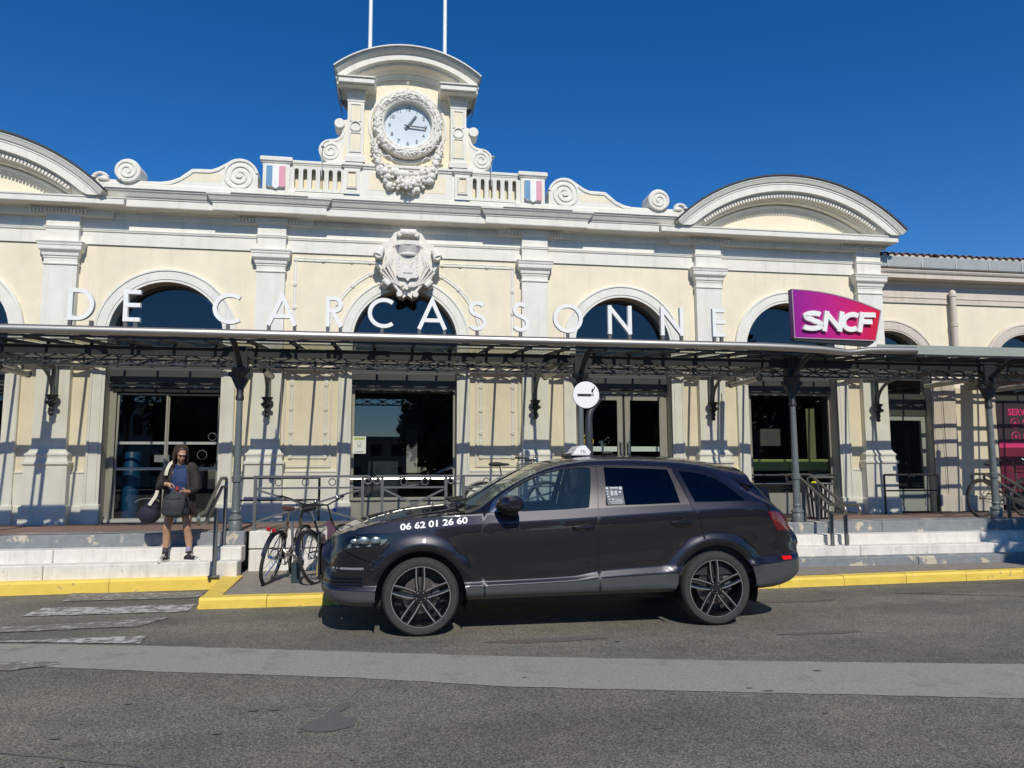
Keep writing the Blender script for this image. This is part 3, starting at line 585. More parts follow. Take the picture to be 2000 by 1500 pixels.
# crest over the middle arch
CX, CZ = .02, 5.50; yb = -.20
def sym(P): return [(CX+x, CZ+z) for x, z in P]+[(CX-x, CZ+z) for x, z in P[::-1]]
cr = part('crest', MB().prism(sym([(.0,.68),(.12,.68),(.26,.62),(.36,.46),(.52,.36),(.50,.30),(.56,.22),(.62,.05),(.56,-.08),(.46,-.24),(.50,-.40),(.40,-.46),(.30,-.42),(.18,-.54),(.16,-.64),(.08,-.66),(0,-.60)]), yb-.06, .02), M['relief'], B)
c2 = MB()
c2.prism(sym([(0,.46),(.20,.46),(.30,.25),(.42,.18),(.40,-.05),(.30,-.25),(.15,-.42),(0,-.50)]), yb-.13, yb-.06)
for s in (-1, 1):
    c2.lathe([(0,yb-.24),(.07,yb-.24),(.08,yb-.2),(.08,yb)], (CX+s*.55, 0, CZ+.13), 'y', 16)
    c2.tube([(CX+s*.50, yb-.10, CZ+.28), (CX+s*.575, yb-.2, CZ+.10)], [.07,.085], 12)
    c2.tube([(CX+s*.44, yb-.10, CZ-.34), (CX+s*.34, yb-.14, CZ-.44)], [.07,.05], 10)
    c2.lathe([(0,yb-.16),(.055,yb-.16),(.065,yb-.1),(.065,yb)], (CX+s*.15, 0, CZ-.60), 'y', 14)
    c2.lathe([(0,yb-.2),(.05,yb-.2),(.06,yb-.12),(.06,yb)], (CX+s*.16, 0, CZ+.57), 'y', 14)
    for k in range(4): c2.tube([(CX+s*(.25+.05*k), yb-.12, CZ+.22-.06*k), (CX+s*(.33+.06*k), yb-.15, CZ-.05-.04*k), (CX+s*(.22+.035*k), yb-.13, CZ-.30-.02*k), (CX+s*.10, yb-.12, CZ-.46)], [.012,.02,.018,.008], 6)
    c2.sweep([(CX+s*.58,CZ+.02),(CX+s*.50,CZ-.10),(CX+s*.40,CZ-.22),(CX+s*.28,CZ-.38),(CX+s*.12,CZ-.58)], [(-.03,yb-.05),(-.02,yb-.12),(.02,yb-.12),(.03,yb-.05)])
c2.tube([(CX-.15, yb-.14, CZ+.60), (CX+.15, yb-.14, CZ+.60)], .075, 12)
for k in range(10): c2.ball((CX+random.uniform(-.10,.10), yb-.14, CZ-.45+random.uniform(-.06,.05)), .028, 7, 5)
part('crest_scrollwork', c2, M['relief'], cr)
sh = [(-.21,.14),(.21,.14),(.21,-.24),(.17,-.29),(.05,-.30),(0,-.36),(-.05,-.30),(-.17,-.29),(-.21,-.24)]
c3 = MB().prism([(CX+x, CZ+z) for x, z in sh], yb-.20, yb-.10)
for k in range(5): 
    for x, z in ((-.16+.08*k, .10), (-.17, .06-.07*k), (.17, .06-.07*k)): c3.ball((CX+x, yb-.20, CZ+z), (.016, .012, .016), 6, 4)
c3.prism([(CX-.09,CZ-.20),(CX+.09,CZ-.20),(CX+.07,CZ-.13),(CX+.04,CZ-.12),(CX+.10,CZ+.02),(CX+.075,CZ+.03),(CX+.0,CZ-.10),(CX-.08,CZ-.10)], yb-.215, yb-.195)
part('crest_shield', c3, M['relief'], cr)
cw = MB().lathe([(.0,.0),(.20,.0),(.215,.03),(.20,.05),(.205,.07),(.24,.14),(.265,.21)], (CX, yb-.06, CZ+.13), 'z', 20, pi, 2*pi)
for k, a in enumerate((195, 232, 270, 308, 345)):
    t = radians(a); c = (CX+.25*cos(t), yb-.06+.25*sin(t)); cw.box(c[0]-.045, c[0]+.045, c[1]-.02, c[1]+.03, CZ+.32, CZ+.40)
part('crest_crown', cw, M['relief'], cr)
# ================================================================ doors, windows, interior
def rect_frame(mb, x0, x1, z0, z1, y, w, d=.06):
    mb.box(x0, x0+w, y, y+d, z0, z1); mb.box(x1-w, x1, y, y+d, z0, z1); mb.box(x0+w, x1-w, y, y+d, z1-w, z1); mb.box(x0+w, x1-w, y, y+d, z0, z0+w); return mb
def pane(name, x0, x1, z0, z1, y, m, parent): return part(name, MB().box(x0, x1, y, y+.012, z0, z1), m, parent)
for k, cx in enumerate(BX):
    fan = MB(); A = arc(cx, SPR, .995, 180, 0, 24)
    lw = part('fanlight_window', MB().sweep(A+[(cx+.995, 3.56),(cx-.995, 3.56)], [(0,.25),(0,.31),(-.045,.31),(-.045,.25)], True), M['alu'] if k != 0 else M['alu'], B)
    fan.add([(x, .28, z) for x, z in A]+[(cx+.995,.28,3.56),(cx-.995,.28,3.56)], [tuple(range(27))])
    part('fanlight_pane', fan, M['glass'], lw)
    part('transom_panel', MB().box(cx-1.0, cx+1.0, .20, .31, 3.17, 3.555), mat('dark_grey_panel', (.055,.058,.06), .5), B)
    part('bay_soffit', MB().box(cx-1.0, cx+1.0, .0, .3, 5.2, 5.21) if 0 else MB().box(cx-1.0, cx-.985, .3, .33, .64, 3.2), M['black'], B)
Y0 = .25
def z_of(p0, z0, p1, z1): return lambda r: z0+(z1-z0)*(r-p0)/(p1-p0)
# sliding doors (bays one and two)
for cx in (BX[1], BX[0]):
    dr = part('sliding_door', rect_frame(MB(), cx-1.0, cx+1.0, .645, 3.165, Y0, .05).box(cx-.95, cx-.88, Y0-.02, Y0+.05, .66, 3.12), M['alu'], B)
    part('door_track', MB().box(cx-.95, cx+.95, Y0-.05, Y0+.02, 3.02, 3.11), M['black'], dr)
    for s in (-1, 1):
        x0, x1 = (cx-.87, cx+.01) if s < 0 else (cx+.0, cx+.93)
        yy = Y0+.02+(.03 if s > 0 else 0)
        lf = part('door_leaf', rect_frame(MB(), x0, x1, .68, 3.0, yy, .034, .03), M['alu'], B)
        part('door_pane', MB().box(x0+.03, x1-.03, yy+.012, yy+.02, .70, 2.98), M['doorglass'], lf)
        for zz in (2.08, 1.61): part('safety_strip', MB().box(x0+.034, x1-.034, yy-.002, yy+.011, zz-.024, zz+.024), mat('frosted_strip', (.42,.43,.42), .5), lf)
    part('door_sill', MB().box(cx-1.0, cx+1.0, Y0-.06, Y0+.06, .64, .70), mat('pale_sill', (.50,.50,.46), .6), dr)
    part('door_sensor', MB().box(cx+.0-.15, cx+.13, Y0-.09, Y0-.05, 3.13, 3.19, .012), M['black'], dr)
dl3 = [o for o in B.children if o.name.startswith('door_leaf')]
stk = mat('faint_sticker', (.16,.17,.17), .5)
for (x, z, r) in ((-3.72,1.86,.085),(-3.55,2.2,.07)): part('round_sticker', MB().tube([(x+r*cos(a*pi/10), .272, z+r*sin(a*pi/10)) for a in range(20)], .006, 5, True), stk, dl3[1])

# shop window, middle bay
cx = BX[2]
win = part('shop_window', rect_frame(MB(), cx-1.0, cx+1.0, 1.0, 3.165, Y0, .05), M['alu'], B)
part('window_pane', MB().box(cx-.95, cx+.95, Y0+.025, Y0+.034, 1.05, 3.12), M['glass'], win)
part('sill_panel', MB().box(cx-1.0, cx+1.0, Y0-.06, Y0+.1, .64, 1.0), mat('greige_panel', (.30,.29,.25), .6), win)
part('window_sill', MB().box(cx-1.0, cx+1.0, Y0-.10, Y0+.02, 1.0, 1.03), M['alu'], win)
def chrome_rails(cx, parent, zs):
    for z in zs: part('chrome_rail', MB().tube([(cx-1.02, Y0-.09, z), (cx+1.02, Y0-.09, z)], .022, 8), mat('chrome', (.42,.42,.41), .22, 1., var=.02), parent)
chrome_rails(cx, win, (1.40,))
nt = part('notice_sheet', MB().box(-.975, -.725, Y0-.006, Y0-.002, 1.885, 2.215), mat('paper_white', (.78,.80,.76), .6, var=.02), win)
part('notice_header', MB().box(-.955, -.745, Y0-.008, Y0-.006, 2.15, 2.195), mat('notice_olive', (.42,.50,.14), .6), nt)
part('notice_icon', MB().tube([(-.85+.035*cos(a*pi/6), Y0-.008, 2.08+.035*sin(a*pi/6)) for a in range(12)], .004, 4, True).tube([(-.89,Y0-.008,2.01),(-.88,Y0-.008,2.04),(-.82,Y0-.008,2.04),(-.81,Y0-.008,2.01),(-.89,Y0-.008,2.01)], .004, 4).box(-.94,-.76,Y0-.008,Y0-.006,1.925,1.935).box(-.92,-.78,Y0-.008,Y0-.006,1.905,1.913), mat('notice_grey', (.30,.34,.32), .6), nt)
# double door, bay four
cx = BX[3]; c0 = cx+.06
dd = part('double_door', rect_frame(MB(), cx-1.0, cx+1.0, .645, 3.165, Y0, .07), M['alu'], B)
for s in (-1, 1):
    x0, x1 = (cx-.93, c0-.025) if s < 0 else (c0+.025, cx+.93)
    lf = part('door_leaf', rect_frame(MB(), x0, x1, .66, 3.08, Y0-.02, .11, .05), M['alu'], B)
    part('door_pane', MB().box(x0+.1, x1-.1, Y0+.0, Y0+.01, .78, 2.96), M['doorglass'], lf)
    part('push_strip', MB().box(x0+.12, x1-.12, Y0-.006, Y0-.002, 1.93, 2.03), mat('frosted_green_strip', (.50,.58,.52), .5), lf)
    xh = x1-.05 if s < 0 else x0+.05
    part('door_handle', MB().tube([(xh, Y0-.02, 2.10), (xh, Y0-.08, 2.10), (xh, Y0-.08, 1.75), (xh, Y0-.02, 1.75)], .018, 8).box(xh-.03, xh+.03, Y0-.03, Y0-.018, 1.98, 2.13), mat('handle_grey', (.30,.30,.28), .35, .6), lf)
    if s < 0:
        part('door_sticker', MB().tube([(x0+.22+.12*cos(a*pi/9), Y0-.006, 2.13+.13*sin(a*pi/9)) for a in range(18)], .017, 6, True).tube([(x0+.22+.06*cos(a*pi/9), Y0-.006, 2.13+.065*sin(a*pi/9)) for a in range(18)], .010, 6, True), mat('yellow_sticker', (.75,.45,.02), .5), lf)
        part('door_closer', MB().box(x0+.36, x0+.56, Y0-.09, Y0-.02, 3.02, 3.07, .01), M['black'], lf)
part('door_gap_seal', MB().box(c0-.025, c0+.025, Y0+.0, Y0+.03, .66, 3.08), M['black'], dd)
# cafe window, bay five
cx = BX[4]
cw_ = part('cafe_window', rect_frame(MB(), cx-.86, cx+1.0, 1.02, 3.165, Y0, .05).box(cx-1.0, cx-.86, Y0, Y0+.06, .645, 3.165), M['alu'], B)
part('window_pane', MB().box(cx-.81, cx+.95, Y0+.025, Y0+.034, 1.07, 3.12), M['doorglass'], cw_)
part('sill_panel', MB().box(cx-.86, cx+1.0, Y0-.02, Y0+.1, .64, 1.02), mat('greige_panel', (.30,.29,.25), .6), cw_)
chrome_rails(cx, cw_, (1.44, 1.26))
for q in range(2):
    part('counter_panel', MB().box(cx-.80+q*.88, cx+.07+q*.88, Y0+.10, Y0+.22, 1.53, 1.77), M['lime'], cw_)
part('curtain', MB().grid([[(cx+.50+i*.016, Y0+.12+.02*(i % 2), z) for i in range(14)] for z in (1.78, 2.85)], False), mat('lime_curtain', (.38,.38,.20), .8), cw_)
bulb = mat('warm_bulb', (1,.9,.7), .5, emit=(1, .85, .55, 14))
for (x, y, z) in ((7.75, 1.6, 2.37), (10.75, 1.4, 2.05), (10.86, 1.8, 1.96)):
    b_ = part('pendant_bulb', MB().ball((x, y, z), .045), bulb, B); part('bulb_cord', MB().tube([(x, y, z+.04), (x, y, 3.4)], .006, 5), M['black'], b_)
# rooms behind the glass
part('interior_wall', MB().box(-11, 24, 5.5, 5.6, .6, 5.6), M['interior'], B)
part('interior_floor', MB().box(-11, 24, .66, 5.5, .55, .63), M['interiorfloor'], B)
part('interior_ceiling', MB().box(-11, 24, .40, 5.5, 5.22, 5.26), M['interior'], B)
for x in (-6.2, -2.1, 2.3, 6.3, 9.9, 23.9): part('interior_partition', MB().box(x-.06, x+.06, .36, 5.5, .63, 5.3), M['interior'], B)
part('ticket_cylinder', MB().lathe([(0,.63),(.15,.63),(.15,1.90),(.13,1.93),(0,1.93)], (-5.08, .75, 0), 'z', 24), M['blue'], B)
rs = random.Random(5)
for (x0, x1, z0, z1, y, c) in ((-4.3,-3.8,1.2,1.6,2.6,(.10,.09,.08)),(-3.75,-3.5,1.1,1.5,2.2,(.16,.15,.12)),(-5.2,-4.9,1.75,1.9,2.5,(.35,.36,.34)),(-4.8,-4.6,1.75,1.88,2.5,(.30,.30,.28)),(-.7,-.1,.9,1.75,1.2,(.13,.16,.17)),(.1,.35,1.5,2.5,3,(.30,.21,.10)),(7.4,8.2,1.9,2.6,2.5,(.05,.045,.04)),(8.3,8.8,2.1,2.5,2.0,(.09,.09,.08))):
    part('interior_display', MB().box(x0, x1, y, y+.08, z0, z1), mat('display_%d' % int(c[0]*1000), c, .6), B)

# ================================================================ low annex on the right
AN = thing('annex_building', 'low greige wing with terracotta roof edge right of main station', 'building', (12.5, .3, .64))
for (cx, x0, x1) in ((10.53, 9.62, 12.20), (13.97, 12.20, 16.6)):
    r = .93; spr = 3.65
    mbw = wall_bay(x0-(.6 if cx < 11 else 0), x1, cx, r, spr, 5.25, .30, M['cream'], AN, .62, .25)
    path = [(cx-r, .64), (cx-r, spr)]+arc(cx, spr, r, 180, 0, 26)[1:-1]+[(cx+r, spr), (cx+r, .64)]
    part('arch_surround', MB().sweep(path, [(0,.31),(0,.265),(.03,.265),(.035,.255),(.20,.25),(.205,.235),(.25,.25),(.25,.31)]), M['annexwhite'], AN)
    A = arc(cx, spr, r-.01, 180, 0, 24)
    fw = part('fanlight_window', MB().sweep(A+[(cx+r-.01, 3.2),(cx-r+.01, 3.2)], [(0,.48),(0,.54),(-.045,.54),(-.045,.48)], True), M['alu'], AN)
    part('fanlight_pane', MB().add([(x, .52, z) for x, z in A]+[(cx+r-.01,.52,3.2),(cx-r+.01,.52,3.2)], [tuple(range(27))]), M['glass'], fw)
    part('transom_panel', MB().box(cx-r, cx+r, .45, .55, 2.72, 3.2), mat('dark_green_panel', (.05,.06,.05), .5), AN)
part('entablature', MB().mould([(10.12,.28),(18,.28)], [(0,5.215),(.015,5.22),(.015,5.325),(.03,5.335),(.03,5.35),(.015,5.355),(.015,5.60),(.05,5.63),(.08,5.66),(.09,5.70),(.28,5.715),(.28,5.80),(.31,5.83),(.33,5.87),(.33,5.89),(-.2,5.90)]), M['annexwhite'], AN)
gt = part('roof_gutter', MB().mould([(10.0,-.03),(18,-.03)], [(-.3,5.93),(.0,5.935),(.012,5.95),(.03,6.16),(.028,6.175),(.0,6.175),(-.3,6.17)]), M['zinc'], AN)
for k in range(9): part('gutter_seam', MB().box(10.35+k*.83, 10.365+k*.83, -.066, -.03, 5.95, 6.16), mat('seam_bright', (.62,.64,.62), .4), gt)
part('roof_slope', MB().add([(10.0,.02,6.185),(18,.02,6.185),(18,6,7.7),(10.0,6,7.7)], [(0,1,2,3)]), M['tile'], AN)
tm = MB(); tl = []
for a in range(7): t = pi*a/6; tl.append((.078*cos(t), .075*sin(t)))
tm.grid([[(x, -.02, z) for x, z in tl], [(x*.9, .42, z*.9+.10) for x, z in tl]], True)
tmesh = mesh('roof_tile', tm, M['tile']); te = mesh('tile_plug', MB().add([(x*.8, .02, z*.82) for x, z in tl], [tuple(range(7))]), M['tileend'])
for k in range(44):
    x = 10.18+k*.172+random.uniform(-.006, .006)
    t_ = inst('roof_tile', tmesh, AN, (x-12.5, .0-.3+.0, 6.20-.64+random.uniform(-.006, .006)), (0, random.uniform(-.04, .04), 0))
    if k != 8: inst('tile_plug', te, t_, (0, 0, 0))
    inst('roof_tile', tmesh, AN, (x-12.5, .36-.3, 6.30-.64+random.uniform(-.006, .006)))
dp = part('downpipe', MB().tube([(12.07,.17,5.49),(12.07,.17,3.6)], .06, 12).lathe([(.06,5.36),(.075,5.37),(.075,5.45),(.06,5.49),(0,5.53)], (12.07,.17,0), 'z', 14).lathe([(.06,4.68),(.07,4.69),(.07,4.78),(.06,4.79)], (12.07,.17,0), 'z', 14), M['annexwhite'], AN)
# annex door, low wall pieces, service panel
part('annex_pilaster', MB().box(11.72, 12.02, .24, .31, .64, 3.55), M['annexwhite'], AN)
part('annex_plinth', MB().box(11.46, 11.72, .20, .31, .64, 1.0, .01).box(12.0, 13.0, .22, .31, .64, .98, .01), M['annexwhite'], AN)
ad = part('annex_door', rect_frame(MB(), 10.46, 11.42, .645, 2.72, .47, .10), M['fascia'], AN)
part('door_pane', MB().box(10.56, 11.32, .50, .51, 1.12, 2.62), M['doorglass'], ad); part('kick_panel', MB().box(10.56, 11.32, .49, .52, .74, 1.12), M['fascia'], ad)
part('door_sticker', MB().disc((10.98,.495,1.42), .035, 'y', 14).disc((11.08,.495,1.42), .035, 'y', 14), mat('sticker_grey', (.3,.32,.32), .6), ad)
SP = thing('service_panel', 'dark plum and pink SERVICES poster panel filling annex arch at right edge', 'poster', (13.9, .3, 1))
part('panel_board', MB().box(13.03, 14.9, .24, .30, 1.05, 3.0), mat('plum_print', (.050,.030,.042), .55, var=.05), SP)
part('pink_stripe', MB().box(13.03, 14.9, .233, .239, 2.02, 2.15), mat('pink_print', (.72,.045,.20), .5, var=.02), SP)
part('red_field', MB().box(13.03, 14.9, .234, .239, 1.05, 2.02), mat('crimson_print', (.16,.012,.035), .55, var=.3, scale=1.5), SP)
me = text_mesh('SERVICES', .20, .002, 'panel_lettering', 'LEFT', bold=.006); me.materials.append(MT['pink_print'])
inst('panel_lettering', me, SP, (13.30-13.9, .236-.3, 2.80-1), (pi/2, 0, 0))
for i in range(4):
    for j in range(2):
        x = 13.46+i*.30; z = 2.56-j*.30; ic = MB().tube([(x+.105*cos(a*pi/10), .238, z+.105*sin(a*pi/10)) for a in range(20)], .010, 5, True)
        if (i+j) % 2 == 0: ic.box(x-.05, x+.05, .234, .239, z-.035, z+.005).box(x-.03, x+.03, .234, .239, z+.01, z+.04)
        else: ic.box(x-.055, x+.055, .234, .239, z-.01, z+.012).box(x-.012, x+.012, .234, .239, z-.05, z+.05)
        part('service_icon', ic, MT['pink_print'], SP)
part('poster_silhouette', MB().prism([(13.62,1.3),(13.62,1.55),(13.8,1.68),(14.1,1.74),(14.6,1.70),(14.8,1.3)], .228, .233), M['black'], SP)

# ================================================================ glazed canopy
CN = thing('station_canopy', 'glass and iron canopy on slender columns along station front', 'canopy', (2.5, -3.0, .70))
CO = (2.5, -3.0, .70)
COLX = [-6.12, -2.458, 2.70, 6.311, 9.973, 13.6]
yc = -3.0
for x in COLX:
    zb = .715
    prof = [(.0,zb),(.095,zb),(.095,.84),(.085,.855),(.10,.88),(.095,.905),(.06,.93),(.055,.95),(.065,.965),(.07,.985),(.062,1.0),(.060,1.02),(.055,1.40),(.070,1.41),(.072,1.49),(.056,1.50),(.054,1.6),(.044,2.60)]
    c = part('column', MB().lathe(prof, (x, yc, 0), 'z', 14), M['column'], CN)
    part('column_capital', MB().lathe([(.046,2.60),(.060,2.61),(.06,2.66),(.05,2.68),(.055,2.80),(.075,2.88),(.10,2.98),(.135,3.03),(.135,3.08),(.0,3.09)], (x, yc, 0), 'z', 14)
        .prism([(x-.05,2.78),(x-.09,2.86),(x-.12,2.93),(x-.17,2.965),(x-.165,3.02),(x+.165,3.02),(x+.17,2.965),(x+.12,2.93),(x+.09,2.86),(x+.05,2.78)], yc-.05, yc+.05)
        .box(x-.10, x+.10, yc-.08, yc+.08, 3.08, 3.40).box(x-.16, x+.16, yc-.06, yc+.06, 3.24, 3.40), M['girder'], c)  # darker than the shaft: shadow on the column top put into its colour
    part('column_bolt', MB().box(x-.13, x-.08, yc-.06, yc, zb-.01, zb+.035, .008), M['girder'], c); part('column_bolt', MB().box(x+.09, x+.13, yc-.05, yc+.02, zb-.01, zb+.03, .008), M['girder'], c)
    part('pipe_strut', MB().tube([(x, yc-.06, 3.10),(x, yc-.16, 3.16),(x, yc-.32, 3.26),(x, yc-.50, 3.35),(x, yc-.72, 3.40)], .042, 8), M['girder'], c)
    part('column_footing', MB().box(x-.16, x+.16, yc-.14, yc+.10, .52, .714, .01), M['greyriser'], c)
XA, XB = -9.6, 17.0
def long_box(name, x0, x1, y0, y1, z0, z1, m, seg=None):
    return part(name, MB().box(x0, x1, y0, y1, z0, z1), m, CN)
long_box('front_beam', XA, XB, yc-.045, yc+.045, 3.245, 3.36, M['girder'])
long_box('beam_flange', XA, XB, yc-.09, yc+.09, 3.36, 3.372, M['girder'])
ch = long_box('lattice_chord', XA, XB, yc-.03, yc+.03, 3.085, 3.112, M['girder'])
def lattice(x0, x1, y, z0, z1, pitch, m, name='lattice_bar'):
    me = mesh(name, MB().obox((-pitch/2+.02, 0, z0), (pitch/2-.02, 0, z1), .016, .034, (0,1,0)), m, (0,0,0))
    me2 = mesh(name, MB().obox((-pitch/2+.02, .018, z1), (pitch/2-.02, .018, z0), .016, .034, (0,1,0)), m, (0,0,0))
    bs = mesh('lattice_boss', MB().lathe([(0,-.03),(.03,-.03),(.036,-.01),(.036,.01)], (0,0,(z0+z1)/2), 'y', 8), m)
    n = int((x1-x0)/pitch)
    for i in range(n):
        x = x0+pitch*(i+.5)
        for q in (me, me2, bs): inst(q.name.split('.')[0], q, CN, (x-CO[0], y-CO[1], -CO[2]))
lattice(-6.4, 12.4, yc, 3.108, 3.248, .36, M['girder'])
long_box('strip_rail', XA, XB, yc-.02, yc+.02, 3.447, 3.463, M['girder'])
ZR = lambda y: 3.395+(y+3.72)*.0852
bars = [-8.54+.573*k for k in range(45)]
barm = mesh('glazing_bar', MB().obox((0,-3.72,ZR(-3.72)-.02), (0,-.12,ZR(-.12)-.02), .045, .05), M['girder'])
barv = mesh('strip_bar', MB().box(-.022,.022, yc-.012, yc+.012, 3.372, 3.45), M['girder'])
pn = mesh('roof_pane', MB().add([(.024,-3.70,ZR(-3.70)+.012),(.549,-3.70,ZR(-3.70)+.012),(.549,-.12,ZR(-.12)+.012),(.024,-.12,ZR(-.12)+.012)], [(0,1,2,3)]), M['roofglass'])
sp = mesh('strip_pane', MB().add([(.024,yc,3.372),(.549,yc,3.372),(.549,yc,3.447),(.024,yc,3.447)], [(0,1,2,3)]), glass('dirty_strip_glass', (.75,.75,.64), .5, .1))
for x in bars:
    inst('glazing_bar', barm, CN, (x-CO[0], -CO[1], -CO[2])); inst('strip_bar', barv, CN, (x-CO[0], -CO[1], -CO[2]))
    inst('roof_pane', pn, CN, (x-CO[0], -CO[1], -CO[2])); inst('strip_pane', sp, CN, (x-CO[0], -CO[1], -CO[2]))
long_box('mid_purlin', XA, XB, -1.77, -1.67, 3.40, 3.52, M['wallgirder'])
for y in (-1.05, -1.40, -2.4): long_box('shadow_purlin', 10.2, XB, y-.02, y+.02, 3.5+.085*(y+2.4), 3.56+.085*(y+2.4), M['wallgirder'])  # purlins added to throw another canopy's bar shadows on the annex wall
part('cross_gutter', MB().box(12.22, 12.52, -3.0, .2, 3.28, 3.50), M['wallgirder'], CN)
long_box('wall_girder_chord', XA, XB, -.20, -.145, 3.428, 3.456, M['wallgirder']); long_box('wall_girder_chord', XA, XB, -.21, -.14, 3.575, 3.61, M['wallgirder'])
long_box('wall_girder_web', XA, XB, -.165, -.155, 3.52, 3.58, M['wallgirder'])
lattice(-7.2, 12.6, -.17, 3.455, 3.575, .44, M['wallgirder'], 'girder_bar')
for y0_, y1_ in ((-3.735,-3.70),): long_box('edge_angle', XA, XB, y0_, y1_, 3.372, 3.398, M['girder'])
# rafters and wall brackets
for i, x in enumerate([-9.8, -6.14, -2.50, 2.50, 6.14, 9.78]):
    part('rafter', MB().obox((x, -.30, 3.40), (x+(COLX[i-1]-x)*.95 if i else x, -2.95, 3.34), .06, .09), M['wallgirder'], CN)
    br = MB().box(x-.045, x+.045, -.24, -.19, 2.90, 3.42).box(x-.02, x+.02, -.30, -.24, 2.88, 3.42)
    q = [(x, -.27, 2.90)]+[(x, -.27-.62*(1-cos(radians(a))), 2.92+.44*sin(radians(a))) for a in range(0, 91, 10)]+[(x, -1.15, 3.37)]
    br.tube(q, .032, 8)
    o = part('wall_bracket', br, M['column'], CN)
    part('bracket_corbel', MB().lathe([(0,2.53),(.03,2.54),(.045,2.57),(.03,2.61),(.045,2.63),(.05,2.66),(.035,2.69),(.055,2.72),(.07,2.76),(.06,2.81),(.075,2.85),(.105,2.89),(.105,2.905),(0,2.905)], (x, -.26, 0), 'z', 12).ball((x-.07,-.30,2.77), .035).ball((x+.07,-.30,2.77), .035).ball((x,-.34,2.78), .04), M['girder'], o)
# gutter pipe, with the sag under the big sign
pz = 3.463
pts = [(-9.6,-3.75,pz)]+[(x, -3.75, pz) for x in (-6,-3,0,3,5.4)]+[(5.9,-3.75,3.455),(6.4,-3.75,3.438),(6.75,-3.75,3.412),(6.86,-3.75,3.400),(6.98,-3.75,3.412),(7.20,-3.75,3.44),(7.4,-3.75,3.445),(8.06,-3.75,3.455)]
part('gutter_pipe', MB().tube(pts, [.064]*7+[.062,.057,.05,.046,.052,.06,.062,.060], 20), M['steel'], CN)
part('pipe_collar', MB().lathe([(.0645,-2.85),(.0665,-2.848),(.0665,-2.80),(.0645,-2.798)], (0,-3.75,pz), 'x', 20).lathe([(.0645,1.94),(.0665,1.942),(.0665,1.99),(.0645,1.992)], (0,-3.75,pz), 'x', 20), M['steel'], CN)
for x in bars: part('pipe_tab', MB().box(x+.12, x+.24, -3.76, -3.70, 3.385, 3.41), M['girder'], CN) if -7 < x < 8 else None
long_box('pale_fascia', 7.4, XB, -3.745, -3.725, 3.402, 3.545, M['fascia'])
# tube lamps under the canopy
tmat = mat('lamp_tube_case', (.42,.41,.36), .35, .3)
lm = []
for i, (x, ya, yb_, z) in enumerate(((-6.22, -2.0, -1.0, 3.17), (-2.28, -2.2, -1.3, 3.17), (2.42, -2.9, -1.6, 3.19), (6.42, -1.72, -.5, 3.225), (10.3, -2.3, -1.0, 3.2), (11.6, -2.4, -1.1, 3.12))):
    lab = ['tubular lamp under canopy at far left edge', 'tubular lamp under canopy beside column nearest the bicycles', 'tubular lamp under canopy just left of the smoking sign', 'tubular lamp under canopy left of the wide sign column', 'tubular lamp under canopy above the annex door', 'tubular lamp under canopy left of pink poster column'][i]
    t = thing('tube_lamp', lab, 'lamp', (x, (ya+yb_)/2, z), 'tube lamps hung under the canopy')
    part('lamp_tube', MB().tube([(x, ya+.05, z), (x, yb_-.05, z)], .05, 12), tmat, t)
    part('end_cap', MB().tube([(x, yb_-.05, z), (x, yb_, z)], .056, 12).tube([(x, ya, z), (x, ya+.05, z)], .056, 12), M['black'], t)
    part('hanger', MB().box(x-.01, x+.01, ya+.2, ya+.23, z+.04, ZR(ya+.2)-.04).box(x-.01, x+.01, yb_-.23, yb_-.2, z+.04, ZR(yb_-.2)-.04), M['girder'], t)

# ================================================================ station name letters on the pipe
NS = thing('station_name_sign', 'white block letters DE CARCASSONNE standing on the gutter pipe', 'sign', (.2, -3.75, 3.53))
def stroke(mb, pts, wdt, y0, y1, closed=False):
    h = wdt/2
    mb.sweep(pts, [(h,y0),(h,y1),(-h,y1),(-h,y0)], closed)
    mb.sweep(pts, [(-h,y0),(h,y0)], closed)
    if not closed:
        for i, j in ((0, 1), (-1, -2)):
            a = Vector(pts[i]); d = (a-Vector(pts[j])).normalized(); n = Vector((-d.y, d.x))*h
            mb.add([(a.x+n.x,y0,a.y+n.y),(a.x-n.x,y0,a.y-n.y),(a.x-n.x,y1,a.y-n.y),(a.x+n.x,y1,a.y+n.y)], [(0,1,2,3)])
    return mb
def ell(cx, cz, rx, rz, a0, a1, n=20): return [(cx+rx*cos(radians(a0+(a1-a0)*i/n)), cz+rz*sin(radians(a0+(a1-a0)*i/n))) for i in range(n+1)]
